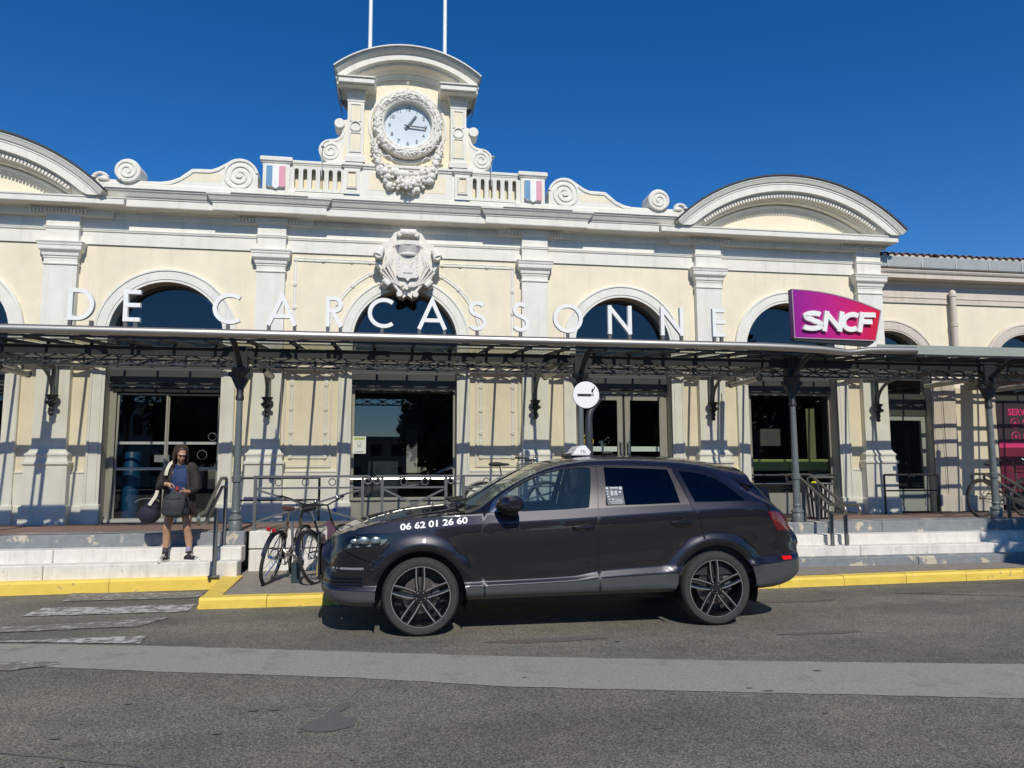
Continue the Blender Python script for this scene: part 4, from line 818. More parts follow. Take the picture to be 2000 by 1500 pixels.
def letter(ch, x0, x1, z0, z1, w, y0, y1, sl=0.):
    mb = MB(); h = w/2; W = x1-x0; H = z1-z0; L = []
    xa, xb, za, zb = x0+h, x1-h, z0+h, z1-h; zm = (z0+z1)/2; xm = (x0+x1)/2
    if ch == 'D': L = [([(xa, z0), (xa, z1)], 0), ([(x0, zb)]+ell(xm-.12*W, zm, xb-(xm-.12*W), H/2-h, 90, -90)+[(x0, za)], 0)]
    if ch == 'E': L = [([(xa, z0), (xa, z1)], 0), ([(xa, zb), (x1, zb)], 0), ([(xa, zm+.01), (x1, zm+.01)], 0), ([(xa, za), (x1, za)], 0)]
    if ch == 'C': L = [(ell(xm+.06*W, zm, W*.56-h, H/2-h, 52, 308), 0)]
    if ch == 'O': L = [(ell(xm, zm, W/2-h, H/2-h, 0, 360, 36)[:-1], 1)]
    if ch == 'A': L = [([(xa-.2*h, z0), (xm, z1-.6*h), (xb+.2*h, z0)], 0), ([(x0+.22*W, z0+.30*H), (x1-.22*W, z0+.30*H)], 0)]
    if ch == 'R': L = [([(xa, z0), (xa, z1)], 0), ([(x0, zb)]+ell(x0+.5*W, z1-.27*H, .5*W-h, .27*H-h, 90, -90)+[(x0, z1-.54*H+h)], 0), ([(x0+.42*W, z1-.52*H), (xb+.05*W, z0)], 0)]
    if ch == 'S': L = [(ell(xm, z1-.25*H, .40*W-h*.4, .25*H-h, 30, 180, 14)+ell(xm, z1-.25*H, .40*W-h*.4, .25*H-h*.6, 190, 262, 6)+ell(xm, z0+.27*H, .48*W-h*.6, .25*H-h*.2, 78, 0, 8)+ell(xm, z0+.27*H, .48*W-h*.6, .27*H-h, -8, -150, 14), 0)]
    if ch == 'N': L = [([(xa, z0), (xa, z1)], 0), ([(xa, z1-h), (xb, z0+h)], 0), ([(xb, z0), (xb, z1)], 0)]
    if ch == 'F': L = [([(xa, z0), (xa, z1)], 0), ([(xa, zb), (x1, zb)], 0), ([(xa, zm+.01), (x1-.15*W, zm+.01)], 0)]
    for k, (p, cl) in enumerate(L):
        e = .0015*k
        stroke(mb, [(x+(z-z0)*sl, z) for x, z in p], w, y0-e, y1+e, bool(cl))
    return mb
LT = [('D',-4.565,-4.238),('E',-3.868,-3.65),('C',-2.713,-2.299),('A',-1.99,-1.581),('R',-1.187,-.953),('C',-.603,-.198),('A',.102,.522),('S',.836,1.10),('S',1.486,1.735),('O',2.102,2.55),('N',2.943,3.31),('N',3.771,4.13),('E',4.602,4.81)]
for ch, a, b in LT:
    o = part('letter', letter(ch, a, b, 3.592, 4.03, .056, -3.79, -3.73), M['letter'], NS, label='letter '+ch)
    feet = [a+.03, b-.03] if ch in 'DARN' else [(a+b)/2] if ch in 'COS' else [a+.03, b-.06]
    for x in feet: part('letter_foot', MB().box(x-.022, x+.022, -3.785, -3.735, 3.515, 3.592), M['rail'], o)
# ================================================================ big magenta sign
SG = thing('railway_sign', 'large magenta to red SNCF sign with white raised letters on canopy', 'sign', (6.6, -3.75, 3.6))
ol = [(5.935,3.60),(7.33,3.585),(7.455,4.085)]+[(7.455+(5.925-7.455)*t, 4.085+.30*(1-(1-t)**2.1)) for t in (.12,.25,.4,.55,.7,.85,1.)]
def grad_mat():
    m = bpy.data.materials.new('magenta_red_print'); m.use_nodes = True; n = m.node_tree.nodes; l = m.node_tree.links; b = n['Principled BSDF']; b.inputs['Roughness'].default_value = .35
    tc = n.new('ShaderNodeTexCoord'); sx = n.new('ShaderNodeSeparateXYZ'); l.new(tc.outputs['Object'], sx.inputs[0])
    mr = n.new('ShaderNodeMapRange'); mr.inputs[1].default_value = -.7; mr.inputs[2].default_value = .85; l.new(sx.outputs[0], mr.inputs[0])
    cr = n.new('ShaderNodeValToRGB'); cr.color_ramp.elements[0].color = (.25,.008,.24,1); cr.color_ramp.elements[1].color = (.62,.012,.03,1)
    e = cr.color_ramp.elements.new(.45); e.color = (.46,.012,.20,1); l.new(mr.outputs[0], cr.inputs[0]); l.new(cr.outputs[0], b.inputs['Base Color']); return m
part('sign_face', MB().prism(ol, -3.80, -3.70), grad_mat(), SG)
part('sign_edge', MB().sweep(ol, [(.0,-3.805),(.016,-3.805),(.016,-3.69),(.0,-3.69)], True), mat('sign_edge_mauve', (.36,.27,.33), .4), SG)
part('sign_base', MB().prism([(5.9,3.60),(5.95,3.56),(7.2,3.50),(7.3,3.56),(7.3,3.585)], -3.79, -3.72), M['girder'], SG)
for ch, a, b in (('S',6.02,6.385),('N',6.385,6.72),('C',6.69,7.02),('F',6.99,7.26)):
    part('sign_letter', letter(ch, a, b, 3.715, 4.035, .078, -3.85, -3.80, .20), M['letter'], SG, label='letter '+ch)
# ================================================================ flagpoles, lightning rods
for x, lab in ((-.79, 'white flagpole behind left side of clock gable'), (.737, 'white flagpole behind right side of clock gable')):
    f = thing('flagpole', lab, 'flagpole', (x, .3, 9.4), 'flagpoles above the clock')
    part('pole', MB().tube([(x, .3, 9.3), (x, .3, 15)], [.042,.034], 12), M['letter'], f)
for x, z, lab in ((-1.62, 7.45, 'thin spotlight rod on parapet left of the clock'), (1.62, 7.45, 'thin spotlight rod on parapet right of the clock')):
    f = thing('spotlight_rod', lab, 'spotlight', (x, -.42, z), 'spotlight rods on the parapet')
    part('rod', MB().tube([(x,-.42,z-.35),(x,-.42,z+.12),(x+.02,-.5,z+.18)], .008, 6), M['zinc'], f)
    part('lamp_head', MB().ball((x+.02,-.52,z+.19), (.035,.045,.03)), M['zinc'], f)
# ================================================================ railings
def rail_panel(x0, x1, label, sl, sr):
    t = thing('railing', label, 'railing', ((x0+x1)/2, -2.9, .69), 'decorative railings on the platform edge'); y = -2.9
    m = M['rail']; z0, z1 = .80, 1.49
    for x in (x0, x1): part('post', MB().box(x-.022, x+.022, y-.022, y+.022, .69, 1.47), m, t)
    part('handrail', MB().box(x0-.03, x1+.03, y-.03, y+.03, 1.468, 1.50), m, t)
    part('mid_rail', MB().box(x0+.022, x1-.022, y-.012, y+.012, 1.30, 1.328), m, t)
    part('bottom_rail', MB().box(x0+.022, x1-.022, y-.012, y+.012, .80, .828), m, t)
    xm = (x0+x1)/2
    part('diagonal', MB().obox((x0+.02, y, 1.29), (x1-.02, y, .83), .03, .012, (0,1,0)), m, t)
    part('diagonal', MB().obox((x0+.02, y+.014, .83), (x1-.02, y+.014, 1.29), .03, .012, (0,1,0)), m, t)
    n = 3 if x1-x0 > 1.3 else 2
    for k in range(n):
        x = x0+(x1-x0)*(k+1)/(n+1)-(.06 if n == 3 else 0); part('ring', MB().tube([(x+.05*cos(a*pi/8), y, 1.398+.05*sin(a*pi/8)) for a in range(16)], .008, 6, True), m, t)
    for s, on in ((-1, sl), (1, sr)):
        if on:
            xx = x0 if s < 0 else x1
            P = [(xx, y, 1.484), (xx+s*.05, y, 1.484)]+[(xx+s*(.07+r*cos(radians(a))), y, 1.42+r*sin(radians(a))) for a, r in ((80,.065),(40,.066),(0,.064),(-45,.06),(-90,.055),(-140,.047),(180,.04),(130,.034),(70,.028),(10,.022))]
            part('scroll', MB().tube(P, .014, 6), m, t)
rail_panel(-2.21, -.66, 'long grey railing with rings behind the parked bicycles', 0, 1)
rail_panel(-.37, .59, 'short grey railing in front of the middle shop window', 1, 1)
rail_panel(.86, 2.52, 'grey railing half hidden behind the car windscreen', 1, 0)
# thin dark rails near the wall
def wall_rail(x0, x1, y, label, cut=False):
    t = thing('wall_rail', label, 'railing', ((x0+x1)/2, y, .64), 'dark pipe rails near the facade')
    for x in (x0, x1): part('post', MB().tube([(x, y, .64), (x, y, 1.44)], .022, 8), M['girder'], t)
    part('top_bar', MB().tube([(x0, y, 1.44), (x1, y, 1.44)], .022, 8), M['girder'], t); part('lower_bar', MB().tube([(x0, y, 1.05 if x0 < 0 else 1.12), (x1, y, 1.05 if x0 < 0 else 1.12)], .016, 8), M['girder'], t)
wall_rail(-2.93, -1.50, -.62, 'dark two-bar rail by the wall behind the bicycle column')
wall_rail(9.70, 10.93, -.45, 'dark rail in front of the annex door')
def stair_rail(xs, y_top, z_top, y_knee, z_knee, y_end, label, posts, wide, group='stair handrails'):
    t = thing('stair_handrail', label, 'handrail', (xs[0], posts[0][0], posts[0][1]), group)
    for x in xs:
        dz = .125; r = .023
        P = [(x, y_top+.28, z_top), (x, y_top, z_top), (x, y_knee, z_knee), (x, y_end+.06, z_knee-.01)]+[(x, y_end+.06-.062*sin(radians(a)), z_knee-.01-dz/2+.0625*cos(radians(a))) for a in (30,60,90,120,150)]
        P += [(x, y_end+.06, z_knee-.01-dz), (x, y_knee+.05, z_knee-dz), (x, y_top+.06, z_top-dz)]
        P += [(x, y_top+.28, z_top-dz)]+[(x, y_top+.28+.062*sin(radians(a)), z_top-dz/2-.0625*cos(radians(a))) for a in (40,90,140)]
        part('handrail', MB().tube(P, r, 8, True), M['railsteel'], t)
        for (py, pz0, pz1) in posts:
            part('post', MB().box(x-.024, x+.024, py-.024, py+.024, pz0-.01, pz1, .004), M['rail'], t)
            part('bracket', MB().tube([(x, py, pz1-.03), (x+.0, py-.05, pz1+.01)], .010, 6).box(x-.07, x+.07, py-.06, py+.06, pz0-.012, pz0+.014, .004) if pz0 < .4 else MB().tube([(x, py, pz1-.03), (x, py-.05, pz1+.01)], .010, 6), M['railsteel'], t)
stair_rail([-2.57], -3.48, 1.47, -4.33, 1.05, -4.68, 'steel looped stair handrail beside the standing woman', [(-3.72, .168, 1.07), (-3.16, .52, 1.36)], 0)
stair_rail([6.56, 6.80], -2.60, 1.47, -3.52, 1.02, -3.95, 'pair of steel looped handrails behind the car tail light', [(-3.56, .23, .90), (-2.78, .70, 1.30)], 1)
stair_rail([10.16, 10.42], -2.60, 1.47, -3.52, 1.02, -3.95, 'steel looped handrails at far right by the poster', [(-3.56, .23, .90), (-2.78, .70, 1.30)], 1)
# ================================================================ smoking area sign
SM = thing('smoking_sign', 'round white smoking area sign on bent dark post', 'sign', (2.43, -4.5, .12))
part('post', MB().tube([(2.43,-4.5,.10),(2.43,-4.5,2.05),(2.43,-4.5,2.25),(2.45,-4.49,2.36),(2.52,-4.475,2.46),(2.60,-4.465,2.55)], [.055,.055,.05,.045,.04,.035], 12), M['black'] if 0 else mat('slate_post', (.035,.04,.045), .45), SM)
part('sign_disc', MB().lathe([(0,-.015),(.180,-.015),(.186,-.008),(.186,.01),(0,.01)], (2.385,-4.54,2.592), 'y', 48), mat('sign_white', (.84,.84,.82), .4, var=.01), SM)
g = MB().box(2.262,2.455,-4.560,-4.5555,2.575,2.607).box(2.462,2.472,-4.560,-4.5555,2.578,2.612).box(2.480,2.488,-4.560,-4.5555,2.579,2.613)
g.tube([(2.470,-4.558,2.63),(2.462,-4.558,2.648),(2.476,-4.558,2.668),(2.470,-4.558,2.682)], .006, 5).tube([(2.480,-4.558,2.632),(2.476,-4.558,2.65),(2.492,-4.558,2.672),(2.502,-4.558,2.69),(2.498,-4.558,2.712)], .006, 5)
part('cigarette_symbol', g, mat('symbol_navy', (.008,.010,.022), .5), SM)
# waste basket and urn by the cafe window
WB = thing('waste_basket', 'black slatted waste basket with grey lid behind the stair handrails', 'bin', (7.35, -1.9, .66))
part('liner', MB().lathe([(0,.67),(.16,.67),(.22,1.28),(.2,1.28),(.15,.7)], (7.35,-1.9,0), 'z', 18), M['black'], WB)
for k in range(18):
    a = 2*pi*k/18; part('slat', MB().obox((7.35+.19*cos(a),-1.9+.19*sin(a),.72), (7.35+.255*cos(a),-1.9+.255*sin(a),1.30), .022, .012, (cos(a),sin(a),0)), mat('pale_slat', (.45,.44,.40), .5), WB)
part('rim', MB().tube([(7.35+.26*cos(a*pi/10),-1.9+.26*sin(a*pi/10),1.31) for a in range(20)], .018, 6, True), M['rail'], WB)
part('lid', MB().lathe([(.24,1.40),(.26,1.41),(.10,1.45),(0,1.455)], (7.42,-1.9,0), 'z', 18).box(7.15,7.17,-1.91,-1.89,1.3,1.41).box(7.60,7.62,-1.91,-1.89,1.3,1.41), M['rail'], WB)
part('bag_edge', MB().ball((7.20,-2.08,1.33), (.08,.05,.025)), mat('yellow_bag', (.62,.60,.03), .5), WB)
UR = thing('planter_urn', 'tall smooth grey planter urn below the cafe window', 'planter', (7.42, -.55, .645))
part('pot', MB().lathe([(0,.645),(.15,.645),(.20,.70),(.22,.90),(.18,1.15),(.16,1.22),(.14,1.22),(.15,1.1),(0,1.05)], (6.93,-.5,0), 'z', 22), mat('dark_grey_pot', (.10,.105,.105), .6), UR)
# reflections only: trees and a pale building across the forecourt
# ================================================================ the car
from mathutils.geometry import delaunay_2d_cdt
def curve(K):
    xs = [k[0] for k in K]; ys = [k[1] for k in K]; n = len(K); d = [(ys[i+1]-ys[i])/(xs[i+1]-xs[i]) for i in range(n-1)]
    m = [d[0]]+[0 if d[i-1]*d[i] <= 0 else 2*d[i-1]*d[i]/(d[i-1]+d[i]) for i in range(1, n-1)]+[d[-1]]
    def f(x):
        if x <= xs[0]: return ys[0]
        if x >= xs[-1]: return ys[-1]
        i = 0
        while xs[i+1] < x: i += 1
        h = xs[i+1]-xs[i]; t = (x-xs[i])/h
        return (1+2*t)*(1-t)**2*ys[i]+t*(1-t)**2*h*m[i]+t*t*(3-2*t)*ys[i+1]+t*t*(t-1)*h*m[i+1]
    return f
YC = -6.15
yw = curve([(-.90,.66),(-.86,.74),(-.80,.83),(-.70,.895),(-.5,.945),(-.2,.972),(.3,.985),(1,.99),(2.6,.99),(3.2,.985),(3.55,.97),(3.75,.945),(3.9,.90),(4.0,.85),(4.08,.77),(4.12,.68)])
zl = curve([(-.90,.41),(-.80,.33),(-.6,.29),(-.3,.285),(.5,.325),(1.8,.34),(2.6,.345),(3.4,.345),(3.7,.36),(3.95,.41),(4.12,.48)])
zk = curve([(-.90,.45),(-.4,.432),(.5,.454),(1.55,.481),(1.81,.502),(2.64,.538),(3.47,.59),(3.9,.624),(4.12,.64)])
zq = curve([(-.90,.50),(-.4,.48),(.5,.495),(1.55,.525),(1.81,.572),(2.64,.617),(3.47,.66),(4.12,.70)])
zc = curve([(-.90,.78),(-.7,.89),(-.45,.955),(-.23,.98),(.06,1.007),(.33,1.03),(.65,1.053),(1.56,1.096),(2.6,1.15),(3.4,1.185),(3.7,1.15),(3.95,.98),(4.12,.82)])
zb = curve([(-.90,.84),(-.765,.945),(-.6,1.01),(-.45,1.05),(-.16,1.10),(.2,1.135),(.5,1.15),(.75,1.16),(1.5,1.18),(2.3,1.22),(2.85,1.24),(3.3,1.25),(3.6,1.235),(3.8,1.165),(3.95,1.06),(4.12,.86)])
zr = curve([(-.90,.83),(-.75,.955),(-.5,1.045),(-.16,1.115),(.2,1.155),(.5,1.182),(.66,1.225),(.83,1.345),(1.0,1.44),(1.2,1.53),(1.4,1.592),(1.6,1.63),(1.85,1.652),(2.2,1.652),(2.6,1.632),(2.9,1.603),(3.1,1.567),(3.25,1.515),(3.4,1.44),(3.6,1.32),(3.8,1.19),(3.95,1.075),(4.12,.88)])
yr = curve([(-.90,.60),(-.7,.80),(-.4,.865),(.0,.885),(.4,.88),(.66,.86),(.9,.82),(1.2,.755),(1.5,.70),(1.85,.675),(2.4,.67),(2.9,.675),(3.2,.69),(3.45,.72),(3.7,.78),(3.95,.78),(4.12,.6)])
z9 = curve([(-.90,.86),(-.8,.945),(-.6,1.025),(-.4,1.08),(0,1.14),(.35,1.178),(.50,1.195),(.62,1.255),(.9,1.445),(1.15,1.575),(1.35,1.65),(1.6,1.703),(1.9,1.73),(2.3,1.737),(2.8,1.724),(3.2,1.685),(3.5,1.63),(3.62,1.585),(3.70,1.50),(3.85,1.29),(3.98,1.12),(4.06,.98),(4.12,.90)])
WF = (.054, .372); WR = (3.054, .372); RA = .435
def rowpts(x):
    w_ = yw(x); q_ = lambda t: max(0, min(1, t))**2*(3-2*max(0, min(1, t))); u_ = yw(min(4.12, x+.10*q_((x-3.6)/.3))) if x > 0 else yw(max(-.9, x-.075*q_((-.5-x)/.25))); b = zl(x); k = zk(x); q = zq(x); c = zc(x); be = zb(x); r = zr(x); yR = yr(x); top = z9(x)
    cab = max(0, min(1, (x-.45)/.5))*max(0, min(1, (4.0-x)/.3))
    return [(w_-.075, b), (w_-.005, b+.05), (w_+.002, k), (w_-.030, q+.012), (.5*(w_+u_)-.012, q+.5*(c-q)), (u_-.002, c), (u_-.024-.012*cab, be), (min(yR, u_-.05), r), (min(yR, u_-.05)*.70, r+.66*(top-r)), (0, top)]
def cr(p0, p1, p2, p3, t): return .5*((2*p1)+(-p0+p2)*t+(2*p0-5*p1+4*p2-p3)*t*t+(-p0+3*p1-3*p2+p3)*t**3)
import functools
@functools.lru_cache(None)
def rows_c(x): return rowpts(x)
def S0(x, s):
    R = rows_c(round(x, 4)); s = max(0, min(8.9999, s)); i = int(s); t = s-i
    if i in (0, 1, 2, 3): y = R[i][0]+(R[i+1][0]-R[i][0])*(t if i < 2 else t*t*(3-2*t)); z = R[i][1]+(R[i+1][1]-R[i][1])*t
    elif i in (4,): y = R[4][0]+(R[5][0]-R[4][0])*t; z = R[4][1]+(R[5][1]-R[4][1])*t; y += .012*sin(pi*t)
    elif i in (5, 6): y = R[i][0]+(R[i+1][0]-R[i][0])*t; z = R[i][1]+(R[i+1][1]-R[i][1])*t; y += (.0 if i == 5 else .022*max(0, min(1, (x-.5)/.6))*max(0, min(1, (3.9-x)/.4)))*sin(pi*t)
    else:
        g = lambda j: R[max(6, min(9, j))] if j <= 9 else (-R[8][0], R[8][1])
        y = cr(g(i-1)[0] if i > 7 else R[7][0]+(R[7][0]-R[8][0])*.5, g(i)[0], g(i+1)[0], g(i+2)[0], t); z = cr(g(i-1)[1] if i > 7 else R[7][1]-(R[8][1]-R[7][1])*1.6, g(i)[1], g(i+1)[1], g(i+2)[1], t)
    # wheel arch blisters
    if s < 6:
        for (wx, wz) in (WF, WR):
            d = hypot(x-wx, z-wz)
            if d > .3: y += .034*math.exp(-((d-.485)/.062)**2)*(lambda q: q*q*(3-2*q))(max(0, min(1, (z-.44)/.2)))*max(0, min(1, (6-s)/1.0))
    return y, z
def sinv(x, z):
    a, b = 0., 7.
    for _ in range(32):
        m_ = (a+b)/2
        if S0(x, m_)[1] < z: a = m_
        else: b = m_
    return (a+b)/2
def P3(x, s, off=0.):
    y, z = S0(x, s); p = Vector((x, y, z))
    if off: p += off*N3(x, s)
    return p
def N3(x, s):
    e = .004; a, b = S0(x-e, s); c, d = S0(x+e, s); u = Vector((2*e, c-a, d-b)); f, g = S0(x, max(0, s-.02)); h, i = S0(x, min(9, s+.02)); v = Vector((0, h-f, i-g))
    n = u.cross(v)
    if n.length < 1e-9: return Vector((0, 0, 1))
    n.normalize()
    if s >= 8.97: n.y = 0; n.normalize()
    return n if (n.y > 0 or n.z > 0) and not (n.y < 0 and s < 8) else -n
def xz(P): return [(x, sinv(x, z)) for x, z in P]
def smoothpoly(P, k=4):   # closed Catmull-Rom
    out = []; n = len(P)
    for i in range(n):
        p0, p1, p2, p3 = P[i-1], P[i], P[(i+1) % n], P[(i+2) % n]
        for j in range(k): t = j/k; out.append((cr(p0[0], p1[0], p2[0], p3[0], t), cr(p0[1], p1[1], p2[1], p3[1], t)))
    return out
def dens(P, st=.06):
    out = []; n = len(P)
    for i in range(n):
        a = Vector(P[i]); b = Vector(P[(i+1) % n]); k = max(1, int((b-a).length/st))
        out += [tuple(a.lerp(b, j/k)) for j in range(k)]
    return out
win_front = [(.800,1.180),(.80,1.250),(.88,1.318),(.946,1.362),(1.02,1.408),(1.091,1.443),(1.207,1.496),(1.332,1.540),(1.498,1.575),(1.664,1.593),(1.806,1.597),(1.775,1.408),(1.727,1.200),(1.488,1.184),(1.045,1.170)]
win_rear = [(1.952,1.602),(2.285,1.594),(2.644,1.577),(2.668,1.433),(2.69,1.238),(2.291,1.224),(1.905,1.217),(1.93,1.4)]
win_quart = [(2.765,1.560),(2.86,1.553),(2.956,1.540),(3.06,1.518),(3.151,1.485),(3.22,1.440),(3.272,1.395),(3.35,1.32),(3.415,1.255),(3.133,1.245),(2.852,1.246),(2.808,1.388)]
trim_tri = [(.716,1.160),(.735,1.21),(.775,1.262),(.822,1.309),(.88,1.338),(.946,1.372),(.93,1.352),(.87,1.312),(.800,1.258),(.792,1.20),(.796,1.166)]
headl = [(-.709,.840),(-.69,.89),(-.645,.930),(-.56,.967),(-.42,.978),(-.235,.978),(-.262,.93),(-.315,.872),(-.40,.852),(-.55,.842)]
taill = [(3.641,1.135),(3.74,1.137),(3.83,1.12),(3.93,1.03),(4.02,.98),(4.06,.93),(3.95,.94),(3.75,.942),(3.70,1.03)]
def band_poly(L, w_):   # thin closed strip around a polyline (for seams)
    a = []; b = []
    for i, p in enumerate(L):
        d = Vector(L[min(i+1, len(L)-1)])-Vector(L[max(i-1, 0)]); n = Vector((-d.y, d.x)).normalized()*w_/2
        a.append((p[0]+n.x, p[1]+n.y)); b.append((p[0]-n.x, p[1]-n.y))
    return a+b[::-1]
seams = [band_poly([(.672,1.165),(.652,1.08),(.641,1.005),(.637,.80),(.639,.621),(.655,.50),(.672,.36)], .009),
         band_poly([(1.872,1.60),(1.845,1.4),(1.82,1.197),(1.806,.9),(1.805,.593),(1.82,.45),(1.83,.36)], .009),
         band_poly([(2.70,1.575),(2.75,1.38),(2.80,1.215),(2.859,1.115),(2.90,.98),(2.925,.86)], .009),
         band_poly([(.68,1.165),(.40,1.155),(.10,1.125),(-.16,1.095),(-.45,1.045),(-.6,1.005)], .007),
         band_poly([(3.66,1.22),(3.655,1.15)], .008), band_poly([(-.70,.83),(-.55,.75),(-.40,.70)], .007)]
arches = [[(wx+RA*cos(radians(a)), max(wz+RA*sin(radians(a)), zl(wx+RA*cos(radians(a)))+.0005)) for a in range(-8, 189, 7)] for wx, wz in (WF, WR)]
regions = []
def inside(P, x, y):
    c = False; n = len(P); j = n-1
    for i in range(n):
        if (P[i][1] > y) != (P[j][1] > y) and x < (P[j][0]-P[i][0])*(y-P[i][1])/(P[j][1]-P[i][1])+P[i][0]: c = not c
        j = i
    return c
for nm, P, st in [('glass_front', win_front, .05), ('glass_rear', win_rear, .05), ('glass_quarter', win_quart, .05), ('trim', trim_tri, .04), ('headlight', headl, .04), ('taillight', taill, .04)]:
    regions.append((nm, xz(dens(P, st))))
# dark frames round the rear windows
regions.append(('frame', xz(dens([(1.735,1.608),(2.2,1.612),(2.655,1.594),(2.700,1.585),(2.755,1.38),(2.795,1.222),(2.3,1.209),(1.70,1.190),(1.735,1.4),(1.785,1.598)], .05))))
for i, P in enumerate(seams): regions.append(('seam%d' % i, xz(dens(P, .06))))
for i, P in enumerate(arches):
    Q = [(x, sinv(x, z)) for x, z in P]; Q = [(Q[0][0], -.2)]+Q+[(Q[-1][0], -.2)]; regions.append(('arch', Q))
# windscreen and rear screen, given in x,s
regions.append(('windscreen', [(x, s) for x, s in ([(.55+.12*((9-s)/2)**2, s) for s in (7.12,7.4,7.8,8.2,8.6,8.99)])][::-1]+[(x, 7.12) for x in (.75,.85,.95,1.05,1.15,1.22)]+[(1.26-.04*((9-s)/2)**2, s) for s in (7.4,7.8,8.2,8.6,8.99)]))
regions.append(('rear_screen', [(3.66,8.99),(3.66,8.5),(3.62,7.9),(3.56,7.35),(3.66,7.25),(3.78,7.25),(3.88,7.5),(3.9,8.2),(3.9,8.99)]))
V2 = []; EDG = []
def addp(p): V2.append(Vector(p)); return len(V2)-1
xs_ = [-.90,-.88,-.86,-.83,-.80,-.76,-.72]+[-.68+.055*i for i in range(81)]+[3.80,3.84,3.88,3.92,3.96,4.0,4.03,4.06,4.09,4.11,4.12]
xs_ = sorted(set(round(x, 4) for x in xs_ if -.9 <= x <= 4.12)); ss_ = [0,.5,1,1.33,1.66,2,2.25,2.5,2.75,3,3.25,3.5,3.75,4,4.25,4.5,4.75,4.93,5,5.07,5.2,5.4,5.6,5.8,6,6.2,6.4,6.6,6.8,7,7.15,7.35,7.6,7.85,8.1,8.4,8.7,9]
allpts = [p for _, P in regions for p in P]
cell = {}
for p in allpts: cell.setdefault((int(p[0]/.05), int(p[1]/.2)), []).append(p)
def near(x, s):
    for i in (-1,0,1):
        for j in (-1,0,1):
            for p in cell.get((int(x/.05)+i, int(s/.2)+j), ()):
                if abs(p[0]-x) < .012 and abs(p[1]-s) < .035: return True
    return False
for x in xs_:
    for s in ss_:
        if s < 5.9 and 2 < s and any(.44 < hypot(x-wx, S0(x, s)[1]-wz) < .61 for wx, wz in (WF, WR)): continue
        if x in (xs_[0], xs_[-1]) or s in (0, 9) or not near(x, s): addp((x, s))
for wx, wz in (WF, WR):
    for rr in (.450,.462,.475,.487,.50,.515,.535,.56,.60):
        for a in range(-14, 195, 4):
            x = wx+rr*cos(radians(a)); z = wz+rr*sin(radians(a))
            if z > zk(x)+.01 and zl(x)+.02 < z: 
                s_ = sinv(x, z)
                if s_ < 5.9 and not near(x, s_): addp((x, s_))
for _, P in regions:
    ids = [addp(p) for p in P]; EDG += [(ids[i], ids[(i+1) % len(ids)]) for i in range(len(ids))]
cv, ce, cf, _, _, _ = delaunay_2d_cdt(V2, EDG, [], 0, 1e-5)
for x in (0,): pass
groups = {}
for f in cf:
    c = (sum(cv[i].x for i in f)/len(f), sum(cv[i].y for i in f)/len(f))
    if c[1] < 0 or c[1] > 9 or c[0] < -.9 or c[0] > 4.12: continue
    g = None
    for pr_ in ('arch', 'seam', 'trim', 'glass_front', 'glass_rear', 'glass_quarter', 'headlight', 'taillight', 'windscreen', 'rear_screen', 'frame'):
        for nm, P in regions:
            if nm.rstrip('0123456789') == pr_ and inside(P, *c): g = nm; break
        if g: break
    if not g: g = 'cladding' if c[1] < 2 else 'body'
    groups.setdefault(g, []).append(tuple(f))
CAR = thing('car', 'dark aubergine taxi estate parked in front of station with phone number on bonnet', 'car', (1.55, YC, 0))
def car_part(name, g, m, off=0., side=0, label=None):
    vs = []; fs = []; ns = []; mp = {}
    for sd in ((-1, 1) if side == 0 else (side,)):
        mp = {}
        for f in groups.get(g, []):
            t = []
            for i in f:
                if i not in mp:
                    p = P3(cv[i].x, cv[i].y, off); n = N3(cv[i].x, cv[i].y); mp[i] = len(vs)
                    vs.append((p.x-1.55, sd*p.y, p.z)); ns.append(Vector((n.x, sd*n.y, n.z)))
                t.append(mp[i])
            a, b, c = [Vector(vs[k]) for k in t[:3]]
            if (b-a).cross(c-a).dot(ns[t[0]]) < 0: t.reverse()
            fs.append(tuple(t))
    me = bpy.data.meshes.new(name); me.from_pydata(vs, [], fs); me.update(); me.polygons.foreach_set('use_smooth', [True]*len(fs))
    me.normals_split_custom_set_from_vertices([tuple(n) for n in ns]); me.materials.append(m)
    o = bpy.data.objects.new(name, me); C.objects.link(o); o.parent = CAR; ORG[o.name] = ORG[CAR.name]
    if label: o['label'] = label
    return o
def paint():
    m = mat('aubergine_paint', (.0098,.0078,.0128), .37, .5, var=.12, scale=300, coat=.85); b = m.node_tree.nodes['Principled BSDF']; b.inputs['Coat Roughness'].default_value = .02; b.inputs['Coat IOR'].default_value = 1.55
    b.inputs['Specular IOR Level'].default_value = .6; return m
PT = paint()
clad = mat('grey_cladding', (.075,.081,.083), .38, .3, var=.05, coat=.3); blk = M['black']; gloss = mat('gloss_black', (.008,.008,.009), .08, var=.02, coat=.5)
chrome = MT['chrome']
car_part('body', 'body', PT)
for i in range(len(seams)):
    for sd in (-1, 1): car_part('panel_seam', 'seam%d' % i, blk, -.008, sd)
for sd in (-1, 1): car_part('cladding', 'cladding', clad, 0, sd); car_part('window_frame', 'frame', mat('taupe_window_frame', (.060,.052,.052), .35, .3, coat=.3), 0, sd)
gf = glass('car_glass_front', (.62,.72,.75), 1.8, .01, .035, (.25,.42,.5)); gd = glass('car_glass_dark', (.035,.04,.045), 1.2); gw = glass('car_windscreen', (.72,.80,.72), 1.6, .01, .16, (.42,.46,.34))  # windscreen and front windows carry a painted hazy reflection as diffuse colour
